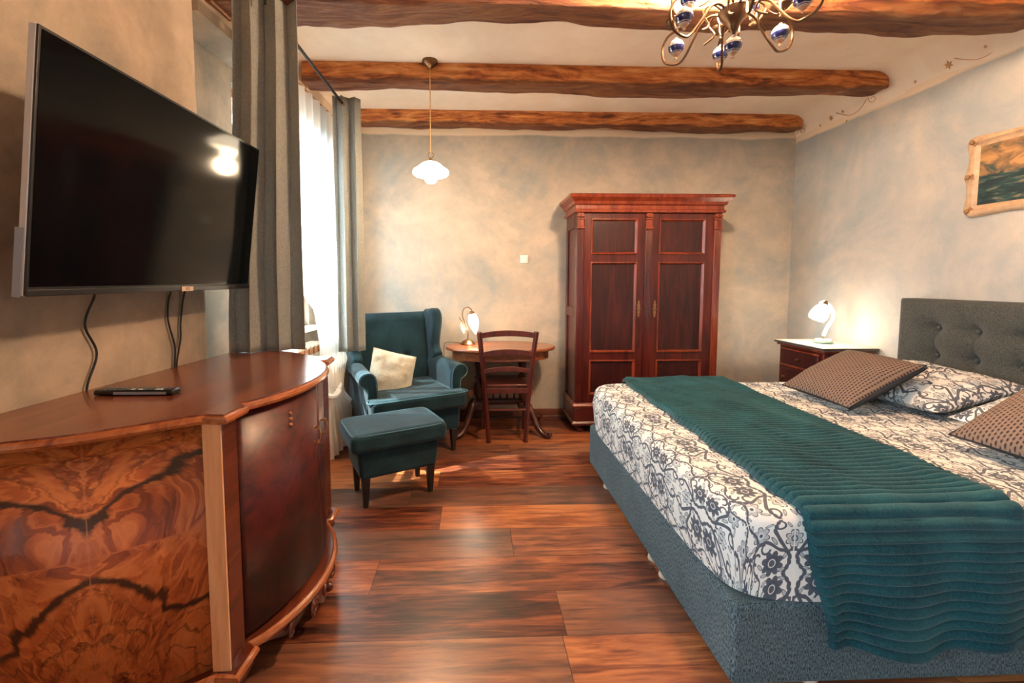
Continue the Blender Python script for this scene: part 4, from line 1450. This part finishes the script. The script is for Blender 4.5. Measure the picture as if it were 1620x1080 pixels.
# curved ends in book-matched veneer
def arc_len(P):
    a = [0]
    for i in range(1, len(P)): a.append(a[-1] + (P[i] - P[i - 1]).length)
    return a
for s, nm in ((-1, 'end_panel'), (1, 'end_panel')):
    P = [Vector((q.x, YC + s * q.y, 0)) for q in wing]
    A = arc_len(P); tot = A[-1]
    # seam where the near end panel shows it
    seam_d = .60 * tot if s < 0 else .5 * tot
    mb = MB(); vs = []; uv = []; n = len(P)
    for j, z in enumerate((.165, .905)):
        for i, p in enumerate(P): vs.append((p.x, p.y, z)); uv.append((A[i] - seam_d, z))
    mb.add(vs, [(i, i + 1, n + i + 1, n + i) for i in range(n - 1)], 0, uv)
    e = mb.build(nm, 'veneer_side', sb, fix=False)
    md = e.modifiers.new('solid', 'SOLIDIFY'); md.thickness = .012; md.offset = 1 if s > 0 else -1
# posts
for s in (-1, 1):
    y0, y1 = sorted((YC + s * .368, YC + s * .442))
    b_ = MB().b2(-.748, -.703, y0, y1, .16, .906)
    b_ = b_.build('corner_post', 'cab_dark', sb, bevel=.004)
    yf = y0 if s < 0 else y1
    MB().b2(-.757, -.705, yf - .004, yf + .004, .165, .902).build('post_facing', 'cab_post', b_, bevel=.002)
# doors: two bowed leaves
def door_leaf(t0, t1, nm):
    N = 20; vs = []; uv = []
    for j, z in enumerate((.19, .895)):
        for i in range(N + 1):
            t = t0 + (t1 - t0) * i / N
            x = -.728 + .112 * max(0, 1 - t * t) ** .85 - .004
            vs.append((x, YC + .345 * t, z)); uv.append((.345 * t + 5, z))
    n = N + 1
    mb = MB().add(vs, [(i, i + 1, n + i + 1, n + i) for i in range(N)], 0, uv)
    o = mb.build(nm, 'veneer_dark', sb, fix=False)
    md = o.modifiers.new('solid', 'SOLIDIFY'); md.thickness = .016; md.offset = 0
    return o
def bowx(y): t = (y - YC) / .345; return -.728 + .112 * max(0, 1 - t * t) ** .85
YD = 1.70; tD = (YD - YC) / .345
for t0, t1, hy in ((-.995, tD - .004, YD - .045), (tD + .004, .995, YD + .05)):
    D = door_leaf(t0, t1, 'door')
    x = bowx(hy) + .006
    h = MB()
    for z in (.735, .68):
        h.lathe([(0, -.006), (.008, -.004), (.004, 0), (.0035, .008), (.008, .012), (.007, .018), (0, .020)], (x, hy, z), 14, rotm(0, R(90), 0))
    h.tube(catmull([(x + .015, hy, .735), (x + .021, hy, .718), (x + .021, hy, .70), (x + .015, hy, .68)], 5), .003, 8)
    h.build('handle', 'brass', D)
    MB().box((x - .001, hy, .625), (.004, .014, .03)).build('keyhole_plate', 'brass_dark', D, bevel=.003)
    if hy < YD:
        mb = MB()
        for k in range(3):
            yy = YC - .16
            mb.lathe([(0, -.012), (.006, -.006), (.008, 0), (.006, .006), (0, .012)], (bowx(yy) + .003, yy, .80 + .02 * k), 10, rotm(R(60), 0, 0))
        mb.build('carved_beads', 'cab_edge', D)
# base moulding and carved apron
lo = outline(.018, .014); N = len(lo)
MB().prism(lo, .14, .17).build('base_moulding', 'cab_dark', sb, bevel=.010, seg=3)
MB().tube([Vector((x, y, .157)) for x, y in outline(.021, .018)], .014, 8).build('base_bead', 'cab_edge', sb)
ap = []
front = [q for q in outline(.004, .012)][len(wing):-len(wing)]
fa = catmull([(x, y, 0) for x, y in front], 2)
n = len(fa); vs = []
for i, q in enumerate(fa):
    u = i / (n - 1) * 2 - 1
    zb = .145 - (.030 + .055 * exp(-(u / .28) ** 2) + .02 * cos(u * 12))
    vs += [(q.x, q.y, .15), (q.x, q.y, max(.02, zb))]
mb = MB().add(vs, [(2 * i, 2 * i + 2, 2 * i + 3, 2 * i + 1) for i in range(n - 1)])
apo = mb.build('apron', 'cab_dark', sb, fix=False, solid=.022)
def scroll(y, z, sg, sc=1.0):
    pts = []
    x = bowx(y) + .030
    for k in range(26):
        a = k / 25 * 3.2 * pi; r = (.034 - .026 * k / 25) * sc
        pts.append((x, y + sg * r * cos(a), z + r * sin(a)))
    MB().tube(pts, [.007 * sc] * len(pts), 8).build('carved_scroll', 'cab_dark', apo)
for y, z, sg, sc in ((YC - .10, .09, 1, 1.0), (YC + .10, .09, -1, 1.0), (YC - .22, .105, 1, .8), (YC + .22, .105, -1, .8), (YC, .085, 1, .8)):
    scroll(y, z, sg, sc)
MB().lathe([(0, -.018), (.014, -.012), (.018, 0), (.014, .012), (0, .018)], (bowx(YC) + .035, YC + .02, .08), 14).build('carved_knob', 'cab_dark', apo)
for s in (-1, 1):
    pts = catmull([(-.735, YC + s * .405, .19), (-.715, YC + s * .42, .14), (-.735, YC + s * .41, .08), (-.72, YC + s * .42, .03), (-.69, YC + s * .435, .018)], 6)
    MB().tube(pts, [.034 - .018 * k / len(pts) for k in range(len(pts))], 12).build('leg', 'cab_dark', sb)
    pts = catmull([(wx(YC) + .10, YC + s * .55, .19), (wx(YC) + .10, YC + s * .56, .1), (wx(YC) + .10, YC + s * .57, .018)], 6)
    MB().tube(pts, [.032 - .012 * k / len(pts) for k in range(len(pts))], 12).build('leg', 'cab_dark', sb)

# ================================================================== TELEVISION
tv = thing('television', 'large flat black television with silver side edge mounted on the left wall', 'television', (-1.070, 1.638, 1.585))
hw, hh = .513, .33
tv.rotation_euler = (0, R(7), R(-1.5))
MB().b2(-.020, 0, -hw, hw, -hh, hh).build('housing', 'silver', tv, bevel=.003, seg=2)
MB().b2(-.002, .004, -hw + .001, hw - .001, -hh + .001, hh - .001).build('bezel', 'black', tv, bevel=.002, seg=2)
MB().b2(.004, .0052, -hw + .009, hw - .009, -hh + .024, hh - .009).build('screen', 'screen', tv, smooth=False)
strip = MB().b2(.004, .010, -hw + .001, hw - .001, -hh, -hh + .018).build('bottom_strip', 'black', tv, bevel=.002)
lp = MB().b2(.010, .0125, .04, .105, -hh - .001, -hh + .017).build('logo_plate', 'logo_plate', strip, bevel=.001, seg=1)
cu_ = bpy.data.curves.new('logo_text', 'FONT'); cu_.body = 'TCL'; cu_.size = .014; cu_.extrude = .0004; cu_.align_x = 'CENTER'; cu_.align_y = 'CENTER'
to = bpy.data.objects.new('logo_letters', cu_); COL.objects.link(to)
dg = bpy.context.evaluated_depsgraph_get()
me = bpy.data.meshes.new_from_object(to.evaluated_get(dg)); bpy.data.objects.remove(to)
to = bpy.data.objects.new('logo_letters', me); COL.objects.link(to); me.materials.append(M['black'])
to.parent = lp; to.location = (.0128, .0725, -hh + .008); to.rotation_euler = (R(90), 0, R(90))
MB().b2(-.026, -.006, -hw - .002, -hw, -hh - .004, -hh + .17).build('protective_film', 'film', tv, smooth=False)
MB().b2(-.07, -.03, -.30, .30, -.24, .18).build('back_housing', 'black', tv, bevel=.02)
MB().b2(-.20, -.06, -.10, .10, -.10, .10).build('wall_bracket', 'steel_dark', tv, bevel=.004)


def cable(pts, label):
    o = MB().tube(catmull(pts, 8), .0038, 8).build('power_cable', 'black')
    return tag(o, label, 'cable', 'black cables below the television')


def wp(y, z, off=.012): return (wx(y) + off, y, z)


cable([(-1.13, 1.35, 1.30), wp(1.50, 1.245, .03), wp(1.48, 1.15), wp(1.515, 1.05), wp(1.475, .95), wp(1.47, .88, .01)], 'single black cable hanging from the television above the remote control')
cable([(-1.13, 1.72, 1.30), wp(1.845, 1.246, .02), wp(1.835, 1.14), wp(1.865, 1.02), wp(1.86, .95), wp(1.86, .88, .01)], 'left of two joined black cables hanging from the television')
cable([(-1.13, 1.80, 1.30), wp(1.925, 1.244, .02), wp(1.905, 1.12), wp(1.90, 1.05), wp(1.872, .95), wp(1.87, .88, .01)], 'right of two joined black cables hanging from the television')

rc = thing('remote_control', 'black television remote control lying on the walnut sideboard', 'remote control', (-1.085, 1.425, .931), R(-1))
MB().b2(-.125, .125, -.022, .022, 0, .017).build('body', 'black', rc, bevel=.006)
bt = MB()
for k in range(12):
    for j in (-1, 0, 1):
        bt.b2(-.10 + k * .016, -.092 + k * .016, j * .012 - .0035, j * .012 + .0035, .0165, .019)
bt.build('buttons', 'button_grey', rc, smooth=False)
for x, w in ((-.01, .012), (.012, .012), (.066, .022)):
    MB().b2(x, x + w, -.016, -.008, .017, .0195).build('white_button', 'button_white', rc, bevel=.001)
MB().b2(-.06, .105, -.0228, -.0215, .004, .012).build('side_strip', 'film', rc, smooth=False)

# ================================================================== CURTAINS
rod = thing('curtain_rod', 'thin dark metal curtain rod above the window', 'curtain rod', (0, 0, 0))
RX, RZ = -.93, 2.546
def rx(y): return RX + .012 * (y - 3.27)
MB().tube([(rx(2.22), 2.22, RZ), (rx(3.27), 3.27, RZ)], .0095, 12).build('rod', 'steel_dark', rod)
MB().lathe([(0, 0), (.014, .0), (.016, .01), (.016, .03), (.012, .034), (0, .034)], (rx(3.27), 3.27, RZ), 16, rotm(R(-90), 0, 0)).build('end_cap', 'steel_dark', rod)
br = MB(); wbox(br, -.012, 0, 2.09, 2.12, 2.585, 2.72); br.tube([W_(0, 2.105, 2.66), (rx(2.105), 2.105, 2.66), (rx(2.105), 2.105, RZ)], .006, 8)
br.build('wall_bracket', 'black', rod)


def curtain(pathfn, z0, z1, nf, amp, name, mat, label, cat, nu=150, nv=40, thick=.003, zfn=None, depth=None):
    """pathfn(u,t) -> (x,y) centre line in plan; folds are pushed along its normal"""
    def fn(a, b):
        z = z0 + (z1 - z0) * b
        x, y = pathfn(a, b); x2, y2 = pathfn(min(1, a + .01), b); x1_, y1_ = pathfn(max(0, a - .01), b)
        t = Vector((x2 - x1_, y2 - y1_, 0)).normalized(); n_ = Vector((-t.y, t.x, 0))
        ph = 2 * pi * nf * (a + .01 * sin(b * 5 + a * 9))
        A = amp * (1 + .25 * noise.noise(Vector((a * 5, b * 1.5, nf))))
        off = A * (sin(ph) + .18 * sin(2 * ph + 1 + b * 2))
        sh = A * .35 * sin(2 * ph)
        w = noise.noise(Vector((a * 14, b * 5, 4))) * .006
        if zfn: z += zfn(a, b)
        return Vector((x, y, z)) + n_ * (off + w) + t * sh
    o = MB().grid(fn, nu, nv).build(name, mat, fix=False, solid=thick)
    return tag(o, label, cat)


def p_near(a, b):
    # b=0 bottom (spread, resting on the sideboard's far end), b=1 top on the rod
    k = b * b * (3 - 2 * b)
    xb, yb = -1.222 + .31 * a, 2.20 + .13 * a
    xt, yt = -1.085 + .235 * a, 2.10 + .09 * a
    return xb * (1 - k) + xt * k, yb * (1 - k) + yt * k


curtain(p_near, .9304, 2.62, 2.6, .036, 'curtain', 'curtain', 'heavy grey-beige linen curtain hanging between the television and the window', 'curtain')
def p_far(a, b):
    return -1.0 + .18 * a, 3.23 + .045 * a
fcu = curtain(p_far, .765, 2.60, 2.2, .028, 'curtain', 'curtain', 'pale linen curtain with metal eyelet hanging beside the armchair at the far rod end', 'curtain', 90)
MB().tube([(rx(3.2) + .021 * cos(t), 3.20, RZ + .021 * sin(t)) for t in [2 * pi * k / 24 for k in range(25)]], .004, 8).build('eyelet', 'brass', fcu)

# sheers at the mouth of the niche
def p_s1(a, b):
    y = 2.30 + a * (.50 + .12 * b); return wx(y) + .055, y
s1 = curtain(p_s1, .05, 2.575, 7, .018, 'sheer_curtain', 'sheer', 'white sheer voile panel nearer the television, partly hidden by the linen curtain', 'curtain', 160, 30, 0)
def p_s2(a, b):
    # gathered at knee height, then spreading to the floor
    ht = .03 + (2.575 - .03) * b
    g = exp(-((ht - .50) / .16) ** 2)
    low = 2.74 + .40 * min(1, max(0, (1.38 - ht) / .30)) - .15 * min(1, max(0, (.80 - ht) / .3))
    y0 = low * (1 - g) + 3.02 * g; y1 = 3.62 * (1 - g) + 3.26 * g
    y = y0 + (y1 - y0) * a
    out = .05 + .13 * min(1, max(0, (1.1 - ht) / 1.0)) + .05 * g
    return wx(y) + out, y
s2 = curtain(p_s2, .03, 2.575, 8, .020, 'sheer_curtain', 'sheer', 'white sheer voile panel gathered in a knot low beside the footstool', 'curtain', 180, 60, 0)
MB().tube([(wx(3.2) + .15 + .05 * cos(a), 3.14 + .12 * sin(a), .50 + .02 * sin(2 * a)) for a in [2 * pi * k / 24 for k in range(25)]], .018, 8, flat=1.3).build('tie_knot', 'window_white', s2)
st_ = MB().tube([W_(-.04, 2.15, 2.585), W_(-.04, 3.66, 2.585)], .006, 8).build('sheer_rod', 'window_wood')
tag(st_, 'slim rail carrying the sheer curtains over the window niche', 'curtain rod')

# radiator
ra = thing('radiator', 'cream panel radiator with slotted top grille below the window', 'radiator', (0, 0, 0))
rb = MB(); wbox(rb, .05, .13, 2.62, 3.46, .12, .80)
rbo = rb.build('panel', 'radiator', ra, bevel=.008)
g = MB()
for k in range(22):
    y = 2.64 + k * .038
    wbox(g, .045, .05, y, y + .02, .14, .78)
g.build('front_ribs', 'radiator', rbo, smooth=False)
g = MB(); wbox(g, .045, .135, 2.61, 3.47, .80, .815)
for k in range(12): wbox(g, .04, .048, 2.64 + k * .07, 2.66 + k * .07, .72, .80)
g.build('top_grille', 'radiator', ra, smooth=False)
g = MB()
for k in range(10): wbox(g, .030, .045, 2.66 + k * .08, 2.715 + k * .08, .745, .79)
g.build('grille_slots', 'window_wood', ra, smooth=False)
f = MB()
for y in (2.72, 3.36): wbox(f, .07, .11, y, y + .03, 0, .12)
f.build('feet', 'radiator', ra)
